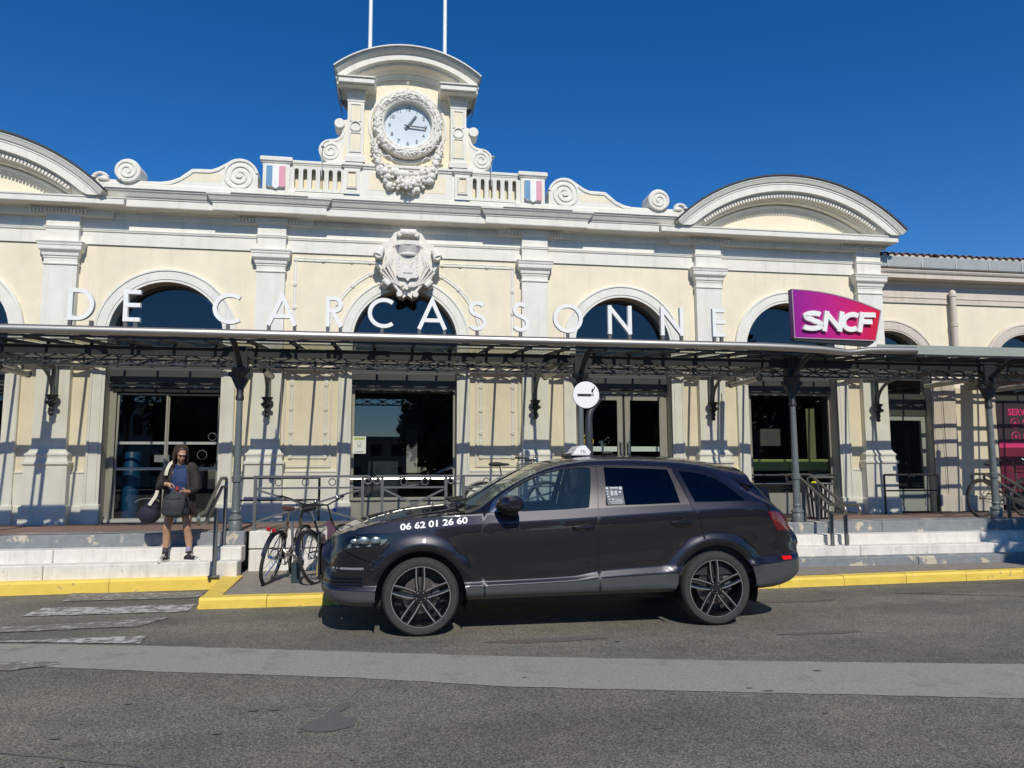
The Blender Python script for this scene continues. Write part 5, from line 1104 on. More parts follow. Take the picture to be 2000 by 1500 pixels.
for sd in (-1, 1):
    car_part('front_window', 'glass_front', gf, -.004, sd); car_part('rear_window', 'glass_rear', gd, -.003, sd); car_part('quarter_window', 'glass_quarter', gd, -.003, sd)
    car_part('mirror_trim', 'trim', chrome, .001, sd); car_part('headlight', 'headlight', glass('headlight_lens', (.82,.85,.86), 1.3), .002, sd, 'clear front headlight')
    car_part('tail_light', 'taillight', mat('red_lens', (.11,.002,.004), .2, var=.1, scale=20, coat=.8), .004, sd, 'red tail light')
car_part('windscreen', 'windscreen', gw, -.002); car_part('rear_screen', 'rear_screen', gd, -.002)
L = lambda p, sd=1: (p[0], YC-sd*p[1], p[2])          # car half-space -> world (near side is -y)
def cpart(name, mb, m, label=None): return part(name, mb, m, CAR, True, label)
# ends
mbn = MB(); mbt = MB()
for mb, x, dx in ((mbn, -.90, -.05), (mbt, 4.12, .04)):
    ring = [P3(x, s) for s in [i*.3 for i in range(31)]]; pts = [L(p) for p in ring]+[L(p, -1) for p in ring[::-1]]
    for k in range(1, 4):
        pass
    c = (x+dx, YC, .66); n = len(pts); mid = [tuple(.5*(p[j]+c[j])+(dx*.35 if j == 0 else 0) for j in range(3)) for p in pts]
    mb.add(pts+mid+[c], [(i, (i+1) % n, n+(i+1) % n, n+i) for i in range(n)]+[(n+i, n+(i+1) % n, 2*n) for i in range(n)], True)
cpart('front_fascia', mbn, PT); cpart('rear_fascia', mbt, PT)
gr = MB()
for k in range(9): gr.box(-.972, -.955, YC-.36+k*.088, YC-.34+k*.088, .52, .92)
for k in range(5): gr.box(-.970, -.955, YC-.38, YC+.38, .55+k*.08, .562+k*.08)
g_ = cpart('grille', MB().prism([], 0, 0) if 0 else MB().box(-.962, -.94, YC-.40, YC+.40, .48, .96, .02), gloss); part('grille_bars', gr, chrome, g_)
pl = cpart('number_plate', MB().box(-.985, -.972, YC-.26, YC+.26, .50, .61), mat('plate_yellow', (.70,.55,.06), .5)); cpart('number_plate', MB().box(4.15, 4.165, YC-.26, YC+.26, .84, .95), MT['paper_white'])
# under-body, wheel wells, cabin
cpart('underbody', MB().box(-.72, 3.55, YC-.62, YC+.62, .24, .36), blk)
for (wx, wz) in (WF, WR):
    for sd in (-1, 1):
        ww = MB(); A = [(wx+.455*cos(radians(a)), wz+.455*sin(radians(a))) for a in range(-20, 201, 10)]
        ww.grid([[(x, YC+sd*.95, z) for x, z in A], [(x, YC+sd*.60, z) for x, z in A]]); ww.add([(x, YC+sd*.60, z) for x, z in A], [tuple(range(len(A)))]); cpart('wheel_well', ww, blk)
cab = MB().box(.6, 3.7, YC-.86, YC+.86, .40, .46).box(.52, .60, YC-.80, YC+.80, .45, 1.16).box(.55, .92, YC-.80, YC+.80, 1.0, 1.14, .04).box(3.3, 3.36, YC-.85, YC+.85, .45, 1.2)
cpart('cabin_lining', cab, mat('cabin_dark', (.018,.019,.020), .75))
for sd in (-1, 1): cpart('door_lining', MB().box(.7, 3.5, YC+sd*.86, YC+sd*.89, .5, 1.15), MT['cabin_dark'])
seatm = mat('seat_leather', (.04,.038,.036), .5)
for sd in (-1, 1):
    y = YC+sd*.40
    st = cpart('seat', MB().box(1.25, 1.80, y-.27, y+.27, .62, .80, .06).prism([(1.72,.74),(1.90,.74),(2.06,1.30),(1.98,1.36),(1.88,1.30)], y-.25, y+.25), seatm)
    part('headrest', MB().box(1.96, 2.06, y-.13, y+.13, 1.36, 1.53, .035), seatm, st)
cpart('seat', MB().box(2.35, 2.85, YC-.65, YC+.65, .62, .82, .05).prism([(2.78,.78),(2.95,.78),(3.10,1.30),(2.95,1.32)], YC-.65, YC+.65), seatm)
sw = MB().tube([(1.02+.07*cos(a*pi/8), YC-.40+.185*sin(a*pi/8), 1.08+.175*cos(a*pi/8)) for a in range(16)], .016, 6, True).box(1.0, 1.06, YC-.47, YC-.33, 1.02, 1.12, .02).obox((.85,YC-.40,1.0), (1.03,YC-.40,1.08), .05, .05)
cpart('steering_wheel', sw, blk)
cpart('rear_mirror', MB().box(1.10, 1.14, YC-.12, YC+.12, 1.44, 1.51, .015).obox((1.12,YC,1.5), (1.18,YC,1.585), .02, .02), blk)
# wheels
tyre = mat('tyre_rubber', (.030,.029,.028), .75, var=.15, scale=20, bump=.1); spk = mat('black_alloy', (.012,.012,.013), .25, .3, coat=.6); cut = mat('machined_alloy', (.70,.70,.70), .2, 1., var=.03)
RT = .372
def wheel_meshes():
    y = 0.
    T = mesh('tyre', MB().lathe([(.287,-.005),(.292,.012),(.32,.020),(.345,.016),(.362,-.004),(.370,-.03),(RT,-.06),(RT,-.10),(.366,-.103),(.366,-.11),(RT,-.113),(RT,-.20),(.36,-.25),(.32,-.268),(.287,-.25)], (0,0,0), 'y', 56), tyre)
    Rm = MB().lathe([(.287,-.012),(.286,.0),(.279,.0),(.268,-.02),(.262,-.06),(.255,-.18),(.26,-.24)], (0,0,0), 'y', 56)
    R_ = mesh('rim', Rm, spk); lip = mesh('rim_lip', MB().lathe([(.2885,-.004),(.287,.004),(.2795,.004),(.276,-.002)], (0,0,0), 'y', 56), cut)
    s = MB(); e = MB()
    for k in range(5):
        a = radians(90+72*k); u = Vector((cos(a), 0, sin(a))); v = Vector((-sin(a), 0, cos(a)))
        for q in (-1, 1):
            pl_ = [(.045,.028,-.014),(.085,.035,-.013),(.14,.040,-.011),(.21,.042,-.008),(.278,.040,-.006)]
            L1 = []
            for r, o, h in pl_: L1.append((u*r+v*q*(o-.022), u*r+v*q*(o+.004), h))
            for i in range(4):
                a0, a1, h0 = L1[i]; b0, b1, h1 = L1[i+1]; f = lambda p, h: (p.x, h, p.z)
                s.add([f(a0,h0-.03),f(a1,h0-.03),f(a1,h0),f(a0,h0-.006),f(b0,h1-.03),f(b1,h1-.03),f(b1,h1),f(b0,h1-.006)], [(0,1,2,3),(7,6,5,4),(0,4,5,1),(1,5,6,2),(2,6,7,3),(3,7,4,0)])
                w0 = v*q*.0105; e.add([f(a1-w0,h0+.0015),f(a1,h0+.0015),f(b1,h1+.0015),f(b1-w0,h1+.0015)], [(0,1,2,3)])
    s.lathe([(0,.002),(.034,.002),(.040,-.006),(.066,-.008),(.07,-.04)], (0,0,0), 'y', 24)
    Sp = mesh('spokes', s, spk); Ed = mesh('machined_edges', e, cut)
    D = mesh('brake_disc', MB().lathe([(.07,-.10),(.175,-.10),(.175,-.125),(.07,-.125)], (0,0,0), 'y', 32), mat('brake_steel', (.16,.14,.13), .4, .8, var=.2))
    Cl = mesh('brake_caliper', MB().box(-.19,-.10,-.16,-.05,-.05,.10,.015), mat('caliper_grey', (.10,.09,.09), .5))
    nut = MB()
    for k in range(5): a = radians(54+72*k); nut.lathe([(0,.000),(.008,.000),(.0095,-.012)], (.042*cos(a),-.006,.042*sin(a)), 'y', 8)
    return T, R_, lip, Sp, Ed, D, Cl, mesh('lug_nuts', nut, cut), mesh('hub_back', MB().lathe([(.0,-.20),(.262,-.20)], (0,0,0), 'y', 32), blk)
WM = wheel_meshes()
for (wx, wz), ang in ((WF, 0.03), (WR, .08)):
    for sd in (-1, 1):
        # local wheel axis: outer face towards -y, so turn the near ones round
        base = inst('wheel', WM[0], CAR, (wx-1.55, sd*.955, RT), (0, ang, 0 if sd > 0 else pi))
        for me in WM[1:]: inst(me.name, me, base, (0, 0, 0))
# mirrors, handles, wipers, number, details
for sd in (1, -1):
    def q(x, y, z): return L((x, y, z), sd)
    mm = MB()
    sec = []
    for k, (y, x0, x1, z0, z1) in enumerate(((.985,.80,.93,1.165,1.20),(1.02,.765,.985,1.165,1.27),(1.07,.775,1.005,1.16,1.325),(1.13,.80,1.02,1.165,1.335),(1.19,.83,1.02,1.18,1.325),(1.215,.87,1.0,1.215,1.29))):
        cx_, cz_ = (x0+x1)/2, (z0+z1)/2; sec.append([q(cx_+(x1-x0)/2*(abs(cos(t))**.7)*(1 if cos(t) > 0 else -1), y, cz_+(z1-z0)/2*(abs(sin(t))**.7)*(1 if sin(t) > 0 else -1)) for t in [2*pi*i/16 for i in range(17)]])
    mm.grid(sec); mm.add(sec[0][:-1], [tuple(range(16))]); mm.add(sec[-1][:-1], [tuple(range(16))])
    o = cpart('wing_mirror', mm, PT)
    part('mirror_foot', MB().add([q(.80,.93,1.165),q(.97,.93,1.165),q(.97,.93,1.10),q(.85,.93,1.12),q(.86,1.05,1.19),q(.99,1.05,1.19),q(.99,1.02,1.13),q(.88,1.02,1.14)], [(0,1,5,4),(1,2,6,5),(2,3,7,6),(3,0,4,7),(4,5,6,7)]), blk, o)
    for hx in (1.655, 2.683):
        hz = 1.008+(hx-1.655)*.031; ys_ = S0(hx, sinv(hx, hz))[0]
        h_ = cpart('door_handle', MB().tube([q(hx-.10,ys_+.004,hz-.006), q(hx-.085,ys_+.03,hz), q(hx,ys_+.036,hz+.002), q(hx+.085,ys_+.03,hz+.004), q(hx+.10,ys_+.004,hz+.004)], .0175, 8), gloss)
        part('handle_cup', MB().add([q(hx+.062*cos(t), S0(hx+.062*cos(t), sinv(hx+.062*cos(t), hz+.048*sin(t)))[0]+.0025, hz+.048*sin(t)) for t in [2*pi*i/18 for i in range(18)]], [tuple(range(18))]), gloss, h_)
        part('key_cap', MB().ball(q(hx+.098,ys_+.012,hz+.004), (.012,.008,.010)), chrome, h_)
    # headlight internals
    hi = MB()
    for (x, z, r) in ((-.60,.905,.035),(-.50,.912,.048),(-.385,.915,.045)):
        s_ = sinv(x, z); p = P3(x, s_, -.045); hi.ball(q(p.x, p.y, p.z), (r*1.15, .018, r*.85))
    b_ = cpart('lamp_reflectors', hi, mat('lamp_chrome', (.55,.58,.60), .32, .8, var=.25, scale=40))
    bk = MB(); 
    bkp = [P3(x, sinv(x, z), -.075) for x, z in headl]; bk.add([q(*p) for p in bkp], [tuple(range(len(bkp)))]); part('lamp_housing', bk, mat('lamp_grey', (.30,.32,.33), .4, .3, var=.5, scale=22), b_)
    # bumper slats and day light strip
    bs = MB()
    for z in (.56, .525, .49): 
        bs.tube([q(*P3(x, sinv(x, z), .004)) for x in (-.80,-.75,-.70,-.65,-.60,-.55,-.50)], .012, 5)
    cpart('bumper_slats', bs, gloss)
    cpart('intake', MB().grid([[q(*P3(x, sinv(x, z), .0015)) for x in (-.80,-.75,-.70,-.65,-.60,-.55,-.49)] for z in (.475,.51,.545,.58,.61)]), mat('intake_black', (.004,.004,.004), .9))
    dl_ = MB()
    for i in range(9): x = -.775+i*.034; p = P3(x, sinv(x, .645), .006); dl_.ball(q(*p), (.010,.006,.008), 8, 5)
    cpart('day_light_strip', dl_.grid([[q(*P3(x, sinv(x, z), .003)) for x in (-.79,-.70,-.60,-.49)] for z in (.634,.656)]), mat('led_lens', (.22,.23,.24), .3, var=.02))
    cpart('reflector', MB().add([q(*P3(x, sinv(x, z), .004)) for x, z in ((3.80,.672),(3.93,.672),(3.93,.640),(3.815,.636))], [(0,1,2,3)]), mat('red_reflector', (.75,.01,.01), .15, var=.02, coat=.8))
    # sill highlight lip
    # window chrome line along the arch
    cpart('window_molding', MB().tube([q(*P3(x, sinv(x, z), .003)) for x, z in ((.716,1.166),(.74,1.228),(.80,1.292),(.88,1.346),(.98,1.405),(1.09,1.463),(1.207,1.512),(1.332,1.554),(1.50,1.590),(1.70,1.610),(1.9,1.618),(2.3,1.612),(2.65,1.598))], .006, 5), chrome)
    for i in range(8):
        pass
# spoiler, roof antenna, wipers
spm = MB(); R1 = []
for x, off, dx, dz in ((3.36,.001,0,0),(3.46,.010,0,0),(3.56,.018,0,.0),(3.58,.020,.030,.003),(3.58,.020,.034,-.030),(3.60,-.004,.0,-.03)):
    R1.append([(P3(x, 9-abs(t)*1.75, off).x+dx-abs(t)**3*.03, YC+P3(x, 9-abs(t)*1.75, off).y*(1 if t > 0 else -1), P3(x, 9-abs(t)*1.75, off).z+dz) for t in [i/8 for i in range(-8, 9)]])
spm.grid(R1); cpart('roof_spoiler', spm, PT)
wp = MB()
for (a, b, y) in ((.38,.62,-.45),(.42,.60,.15)):
    wp.tube([(.40,YC+y,1.262),(.46,YC+y-.25,1.285),(.50,YC+y-.52,1.300)], .011, 6); wp.tube([(.36,YC+y+.02,1.252),(.44,YC+y-.28,1.275),(.47,YC+y-.58,1.285)], .009, 5); wp.ball((.39,YC+y,1.262), (.03,.03,.018))
cpart('wipers', wp, blk)
cpart('wiper_nozzle', MB().ball((.18,YC-.35,1.232), (.018,.012,.01)).ball((.30,YC+.2,1.248), (.018,.012,.01)), chrome)
# phone number lettering laid on the bonnet side
me = text_mesh('06 62 01 26 60', .083, 0, 'phone_number', 'LEFT', bold=.0025); me.materials.append(mat('vinyl_white', (.85,.85,.85), .4, var=.01))
wmax = max(v.co.x for v in me.vertices)
for v in me.vertices:
    t = v.co.x/wmax; x = -.150+.648*t; z = 1.030+.060*t+v.co.y*1.0-.004*0; s_ = sinv(x, z); p = P3(x, s_, .010); wq = L(p); v.co = Vector((wq[0]-1.55, wq[1]-YC, wq[2]))
inst('phone_number', me, CAR, (0, 0, 0))
# price sheet in the rear window
sm_ = MB(); dk = MB()
def onwin(x0, x1, z0, z1, off): return [L(P3(x, sinv(x, z), off)) for x, z in ((x0,z0),(x1,z0),(x1,z1),(x0,z1))]
sheet_ = cpart('price_sheet', MB().add(onwin(1.925,2.105,1.225,1.405,.0005), [(0,1,2,3)]), mat('sheet_slate', (.035,.05,.07), .3))
ln = MB()
for (a, b, c, d) in ((1.93,1.953,1.378,1.400),(1.975,2.06,1.385,1.397),(2.07,2.10,1.375,1.402),(1.932,1.955,1.35,1.36),(1.935,1.95,1.325,1.338),(1.975,1.995,1.315,1.365),(2.005,2.013,1.315,1.36),(2.02,2.04,1.318,1.362),(2.06,2.085,1.34,1.358),(1.935,1.955,1.30,1.312),(1.935,2.10,1.287,1.290),(1.94,1.96,1.272,1.280),(1.975,2.0,1.270,1.281),(2.01,2.085,1.266,1.274),(1.94,2.10,1.252,1.256),(1.96,2.08,1.238,1.244)):
    ln.add(onwin(a, b, c, d, .0015), [(0,1,2,3)])
part('sheet_print', ln, mat('print_grey', (.45,.47,.48), .6), sheet_, stuff=True)
# taxi roof sign (stands on the roof)
TX = thing('taxi_roof_sign', 'white wedge shaped taxi sign standing on the car roof', 'taxi sign', (1.84, YC, 1.735))
prof = [(1.745,1.738),(1.80,1.815),(1.835,1.842),(1.90,1.850),(1.965,1.775),(1.945,1.738)]
part('sign_body', MB().prism(prof, YC-.17, YC+.17), mat('translucent_white', (.80,.80,.80), .25, var=.02, coat=.4), TX)
part('side_panel', MB().prism([(1.768,1.748),(1.81,1.80),(1.885,1.826),(1.935,1.775),(1.925,1.748)], YC-.173, YC-.168), mat('panel_white', (.86,.86,.86), .3, var=.01), TX)
part('sign_foot', MB().prism([(1.68,1.728),(1.70,1.752),(1.75,1.762),(1.80,1.742),(1.95,1.742),(1.95,1.722),(1.70,1.718)], YC-.12, YC+.12), blk, TX)
part('side_marking', MB().tube([(1.855,YC-.176,1.805),(1.848,YC-.176,1.788),(1.858,YC-.176,1.768)], .0035, 5).tube([(1.872,YC-.176,1.80),(1.878,YC-.176,1.775),(1.885,YC-.176,1.768)], .0035, 5).tube([(1.898,YC-.176,1.795),(1.892,YC-.176,1.77),(1.903,YC-.176,1.768)], .0035, 5), mat('marking_grey', (.12,.12,.14), .5), TX)
# ================================================================ bicycles, rack, person
bk_black = mat('bicycle_black', (.010,.010,.012), .3, coat=.4); bk_rub = mat('bicycle_rubber', (.02,.02,.02), .75); bk_met = mat('bicycle_metal', (.55,.55,.54), .22, 1., var=.05)
def bicycle(label, loc, rot, step, saddle_m, group='bicycles parked by the steps', extras=()):
    # local frame: +x forward, rear wheel contact at the origin, z up
    t = thing('bicycle', label, 'bicycle', loc, group, rot); P = lambda n, mb, m, p=None, l=None: part(n, mb, m, p or t, False, l)
    R = .335; WB_ = 1.06
    for wx in (0, WB_):
        w_ = P('wheel', MB().tube([(wx+R*cos(a*pi/18), 0, R+R*sin(a*pi/18)) for a in range(36)], .024, 7, True), bk_rub)
        P('rim', MB().tube([(wx+(R-.025)*cos(a*pi/18), 0, R+(R-.025)*sin(a*pi/18)) for a in range(36)], .009, 6, True), bk_met, w_)
        sp_ = MB()
        for k in range(16): a = k*pi/8; sp_.tube([(wx, .02*(-1)**k, R), (wx+(R-.03)*cos(a), 0, R+(R-.03)*sin(a))], .0022, 3, cap=False)
        P('spokes', sp_, bk_met, w_)
        P('hub', MB().tube([(wx,-.05,R),(wx,.05,R)], .02, 8), bk_met, w_)
        gd_ = MB(); A = [(wx+(R+.035)*cos(a), R+(R+.035)*sin(a)) for a in [radians(q) for q in (range(20, 171, 10) if wx == 0 else range(15, 141, 10))]]
        gd_.grid([[(x, y, z) for x, z in A] for y in (-.028, 0, .028)]); P('mudguard', gd_, bk_black)
    bb = (.44, 0, .29); seat = (.29, 0, .80); head0 = (.86, 0, .62); head1 = (.82, 0, .80)
    f = MB()
    if step: f.tube([bb, (.55,0,.30), (.66,0,.36), (.76,0,.48), (.855,0,.65)], .024, 8)
    else: f.tube([bb, head0], .019, 8); f.tube([(.315,0,.70), (.835,0,.74)], .017, 8)
    f.tube([bb, (.34,0,.62), seat], .016, 8); f.tube([head0, head1], .02, 8)
    for y in (-.05, .05): f.tube([bb, (0,y,R)], .010, 6); f.tube([(.32,0,.68), (.25,y,.60), (0,y,R)], .008, 6)
    P('frame', f, bk_black if not step else mat('bicycle_bronze', (.20,.17,.14), .28, .8))
    fk = MB()
    for y in (-.05, .05): fk.tube([head0, (.89,y,.56), (.98,y,.42), (WB_,y,R)], .011, 6)
    P('fork', fk, bk_black)
    hb = P('handlebar', MB().tube([head1,(.80,0,.98)], .013, 8).tube([(.66,-.30,1.05),(.74,-.28,1.05),(.80,-.18,1.03),(.80,0,.99),(.80,.18,1.03),(.74,.28,1.05),(.66,.30,1.05)], .012, 8), bk_black)
    for y in (-.30, .30): P('grip', MB().tube([(.60,y,1.05),(.72,y*.97,1.05)], .018, 8), bk_rub, hb); P('brake_lever', MB().tube([(.78,y*.85,1.03),(.70,y*.9,1.0),(.64,y*.95,1.01)], .006, 5), bk_met, hb)
    P('bell', MB().ball((.80,-.16,1.06), .028), bk_met, hb)
    sd_ = P('saddle', MB().ball((.20,0,.965), (.13,.085,.035), 12, 8).ball((.33,0,.96), (.10,.035,.025), 10, 6), saddle_m)
    P('seat_post', MB().tube([seat,(.26,0,.95)], .013, 8), bk_met, sd_)
    cr_ = P('chainwheel', MB().lathe([(.05,-.045),(.09,-.045),(.09,-.05),(.05,-.05)], (.44,0,.29), 'y', 20), bk_met)
    P('crank', MB().obox((.44,-.06,.29),(.56,-.06,.18), .02, .012).obox((.44,.06,.29),(.32,.06,.40), .02, .012), bk_met, cr_)
    P('pedal', MB().box(.52,.60,-.15,-.07,.17,.19), blk, cr_); P('pedal', MB().box(.28,.36,.07,.15,.39,.41), blk, cr_)
    P('chain', MB().tube([(.44,-.045,.38),(.0,-.045,.38),(-.03,-.045,.335),(.0,-.045,.29),(.44,-.045,.20)], .005, 4), bk_met)
    if 'rack' in extras:
        rk = P('rear_rack', MB().tube([(-.22,-.05,.73),(.24,-.05,.73)], .007, 5).tube([(-.22,.05,.73),(.24,.05,.73)], .007, 5).tube([(-.22,-.05,.73),(-.22,.05,.73)], .007, 5).tube([(-.1,-.07,.72),(0,-.06,.335)], .006, 5).tube([(-.1,.07,.72),(0,.06,.335)], .006, 5), bk_black)
        for y in (-.035, .035): P('rear_reflector', MB().box(-.28,-.245,y-.024,y+.024,.695,.745,.006), mat('bicycle_red', (.36,.008,.015), .3), rk)
    if 'basket' in extras:
        b_ = MB()
        for z, r in ((.80,.11),(.88,.13),(.96,.145),(1.0,.15)): b_.tube([(1.0+r*.9*cos(a*pi/6),r*1.2*sin(a*pi/6),z) for a in range(12)], .004, 4, True)
        for k in range(12): a = k*pi/6; b_.tube([(1.0+.10*cos(a),.13*sin(a),.80),(1.0+.135*cos(a),.18*sin(a),1.0)], .003, 4)
        P('wire_basket', b_, bk_black)
    if 'light' in extras: P('front_lamp', MB().ball((.95,-.02,.90), .035), mat('blue_lamp', (.02,.04,.25), .2, coat=.5))
    P('kickstand', MB().tube([(.40,.05,.28),(.34,.16,.02)], .009, 5), bk_met)
    return t
def rot_of(heading, lean): return (Matrix.Rotation(heading, 4, 'Z') @ Matrix.Rotation(lean, 4, 'X')).to_euler()
bicycle('bronze step through bicycle with brown saddle and red rear reflectors', (-1.80,-4.28,.128), rot_of(radians(78), radians(11)), True, mat('brown_saddle', (.07,.02,.018), .45), extras=('rack','light','basket'))
bicycle('black bicycle with black saddle leaning left beside the car bonnet', (-1.17,-4.32,.128), rot_of(radians(70), radians(-14)), False, bk_rub, extras=('light',))
bicycle('bicycle behind the windscreen of which mostly the black saddle shows', (1.22,-2.42,.70), rot_of(radians(6), radians(4)), False, bk_rub)
bicycle('bicycle behind the far right handrails partly out of frame', (10.55,-2.0,.685), rot_of(radians(8), radians(4)), True, bk_rub, extras=('basket',))
RK = thing('bicycle_rack', 'dark green block with steel loop standing between the bicycles', 'bike rack', (-1.45,-4.2,.13))
part('block', MB().box(-1.50,-1.395,-4.25,-4.12,.12,.385,.006), mat('dark_green_steel', (.018,.042,.042), .5), RK)
part('loop', MB().tube([(-1.47,-4.19,.38),(-1.47,-4.19,.46),(-1.50,-4.15,.47),(-1.585,-4.1,.49),(-1.635,-4.08,.55),(-1.645,-4.07,.66),(-1.63,-4.06,.84),(-1.60,-4.05,.97)], .018, 8).tube([(-1.425,-4.19,.38),(-1.425,-4.19,.50),(-1.47,-4.13,.52),(-1.51,-4.1,.58),(-1.52,-4.08,.72),(-1.53,-4.06,.9)], .018, 8), mat('tarnished_steel', (.42,.38,.31), .3, .9, var=.1), RK)
CLT = solo('cloth_bundle', MB().ball((-1.06,-4.02,.74), (.07,.05,.16), 12, 9).prism([(-1.14,.80),(-1.06,.92),(-.97,.80),(-.98,.64),(-1.05,.55)], -4.06, -3.98), mat('plum_cloth', (.085,.040,.062), .8, bump=.3, bscale=25), (-1.06,-4.02,.56), 'folded plum coloured cloth on the bicycle next to the bonnet', 'cloth')
# ---------------------------------------------------------------- the woman
def limb(bm, pts):   # chain of tapered capsules
    for (p, r), (q, s) in zip(pts[:-1], pts[1:]):
        p, q = Vector(p), Vector(q); n = max(2, int((q-p).length/.025))
        for k in range(n+1):
            t = k/n; bmesh.ops.create_icosphere(bm, subdivisions=2, radius=r+(s-r)*t, matrix=Matrix.Translation(p.lerp(q, t)))
def ell_(bm, c, r, rot=None):
    m = Matrix.Translation(Vector(c)) @ (rot.to_4x4() if rot else Matrix()) @ Matrix.Diagonal((*r, 1)); bmesh.ops.create_icosphere(bm, subdivisions=3, radius=1, matrix=m)
def organic(name, bm, m, parent, vox=.012, sm=6, label=None):
    off = ORG[parent.name]; bmesh.ops.translate(bm, verts=bm.verts, vec=-off)
    me = bpy.data.meshes.new(name); bm.to_mesh(me); bm.free(); me.materials.append(m)
    tmp = bpy.data.objects.new(name, me); C.objects.link(tmp)
    r = tmp.modifiers.new('r', 'REMESH'); r.mode = 'VOXEL'; r.voxel_size = vox; r.use_smooth_shade = True
    s = tmp.modifiers.new('s', 'SMOOTH'); s.factor = .5; s.iterations = sm
    bpy.context.view_layer.update(); me2 = bpy.data.meshes.new_from_object(tmp.evaluated_get(bpy.context.evaluated_depsgraph_get())); me2.name = name
    bpy.data.objects.remove(tmp); me2.polygons.foreach_set('use_smooth', [True]*len(me2.polygons))
    if not me2.materials: me2.materials.append(m)
    o = bpy.data.objects.new(name, me2); C.objects.link(o)
    if parent: o.parent = parent; ORG[o.name] = off
    if label: o['label'] = label
    return o
PX_, PY_, PZ_ = -3.10, -3.52, .355
WO = thing('person', 'woman in dark jacket and shorts standing on the steps searching her backpack', 'person', (PX_, PY_, PZ_))
def w(x, y, z): return (PX_+x, PY_+y, PZ_+z)        # x to picture right, -y towards the viewer
skin = mat('skin', (.44,.245,.15), .5, var=.06, scale=12)
jk = mat('dark_brown_jacket', (.021,.016,.013), .8, var=.2, scale=14, bump=.3, bscale=30)
bm = bmesh.new()
# legs
limb(bm, [(w(-.085,.02,.80),.088),(w(-.115,.0,.62),.072),(w(-.135,-.025,.46),.054),(w(-.145,-.01,.40),.050),(w(-.15,.02,.30),.054),(w(-.155,.015,.16),.036),(w(-.158,.01,.07),.034),(w(-.16,-.06,.035),.030)])
limb(bm, [(w(.085,.02,.80),.088),(w(.105,.0,.62),.072),(w(.115,-.025,.46),.054),(w(.122,-.01,.40),.050),(w(.135,.02,.30),.054),(w(.15,.015,.16),.036),(w(.155,.01,.07),.034),(w(.22,-.03,.035),.030)])
# torso, neck, head
ell_(bm, w(0,.02,.86), (.15,.105,.13)); ell_(bm, w(0,.01,1.02), (.135,.095,.15)); ell_(bm, w(0,0,1.18), (.155,.10,.13))
limb(bm, [(w(-.14,.01,1.25),.055),(w(.14,.01,1.25),.055)]); limb(bm, [(w(0,-.01,1.27),.052),(w(.01,-.055,1.37),.046)])
HC = Vector(w(.022,-.095,1.445)); HR = Matrix.Rotation(radians(26), 3, 'X').copy(); HR = Matrix.Rotation(radians(24), 3, 'Z') @ Matrix.Rotation(radians(32), 3, 'X')
def h(x, y, z): return tuple(HC+HR @ Vector((x, y, z)))
ell_(bm, h(0,.012,.03), (.070,.088,.088), HR); ell_(bm, h(0,-.028,-.035), (.052,.056,.068), HR); ell_(bm, h(0,-.05,-.085), (.026,.026,.022), HR)
limb(bm, [(h(0,-.075,.012),.010),(h(0,-.094,-.018),.014)]); ell_(bm, h(-.030,-.062,-.022), (.020,.018,.018), HR); ell_(bm, h(.030,-.062,-.022), (.020,.018,.018), HR)
ell_(bm, h(0,-.079,-.052), (.020,.009,.007), HR); ell_(bm, h(0,-.077,-.064), (.017,.009,.007), HR); ell_(bm, h(0,-.072,.040), (.045,.02,.012), HR)
for s in (-1, 1): ell_(bm, h(s*.071,.012,-.005), (.009,.018,.028), HR)
# arms: picture-left arm crosses to the bag opening, picture-right arm holds the bag edge
limb(bm, [(w(-.17,.01,1.24),.056),(w(-.235,.0,1.12),.048),(w(-.255,-.03,1.00),.044),(w(-.20,-.14,1.03),.038),(w(-.125,-.22,1.045),.030),(w(-.10,-.235,1.045),.026)])
limb(bm, [(w(.17,.01,1.24),.056),(w(.205,.0,1.10),.048),(w(.215,-.03,.98),.042),(w(.19,-.13,.945),.034),(w(.165,-.20,.94),.028),(w(.155,-.215,.94),.025)])
# hands
ell_(bm, w(-.075,-.245,1.040), (.040,.028,.022)); ell_(bm, w(.135,-.235,.945), (.036,.028,.024))
for k in range(4):
    limb(bm, [(w(-.05,-.262+.018*k,1.045-.006*k),.0095),(w(-.022-.004*k,-.272+.017*k,1.035-.010*k),.009),(w(-.004-.006*k,-.272+.016*k,1.010-.012*k),.008),(w(.002-.008*k,-.268+.015*k,.990-.010*k),.0075)])
    limb(bm, [(w(.112,-.258+.016*k,.958-.012*k),.0095),(w(.085+.003*k,-.265+.015*k,.960-.014*k),.009),(w(.068+.004*k,-.262+.014*k,.948-.016*k),.008),(w(.064+.005*k,-.256+.013*k,.930-.016*k),.0075)])
limb(bm, [(w(-.08,-.262,1.025),.011),(w(-.052,-.28,1.005),.010),(w(-.03,-.285,.990),.0085)]); limb(bm, [(w(.14,-.258,.965),.011),(w(.118,-.272,.985),.010),(w(.095,-.275,.992),.0085)])
body = organic('body', bm, skin, WO, .008, 3)
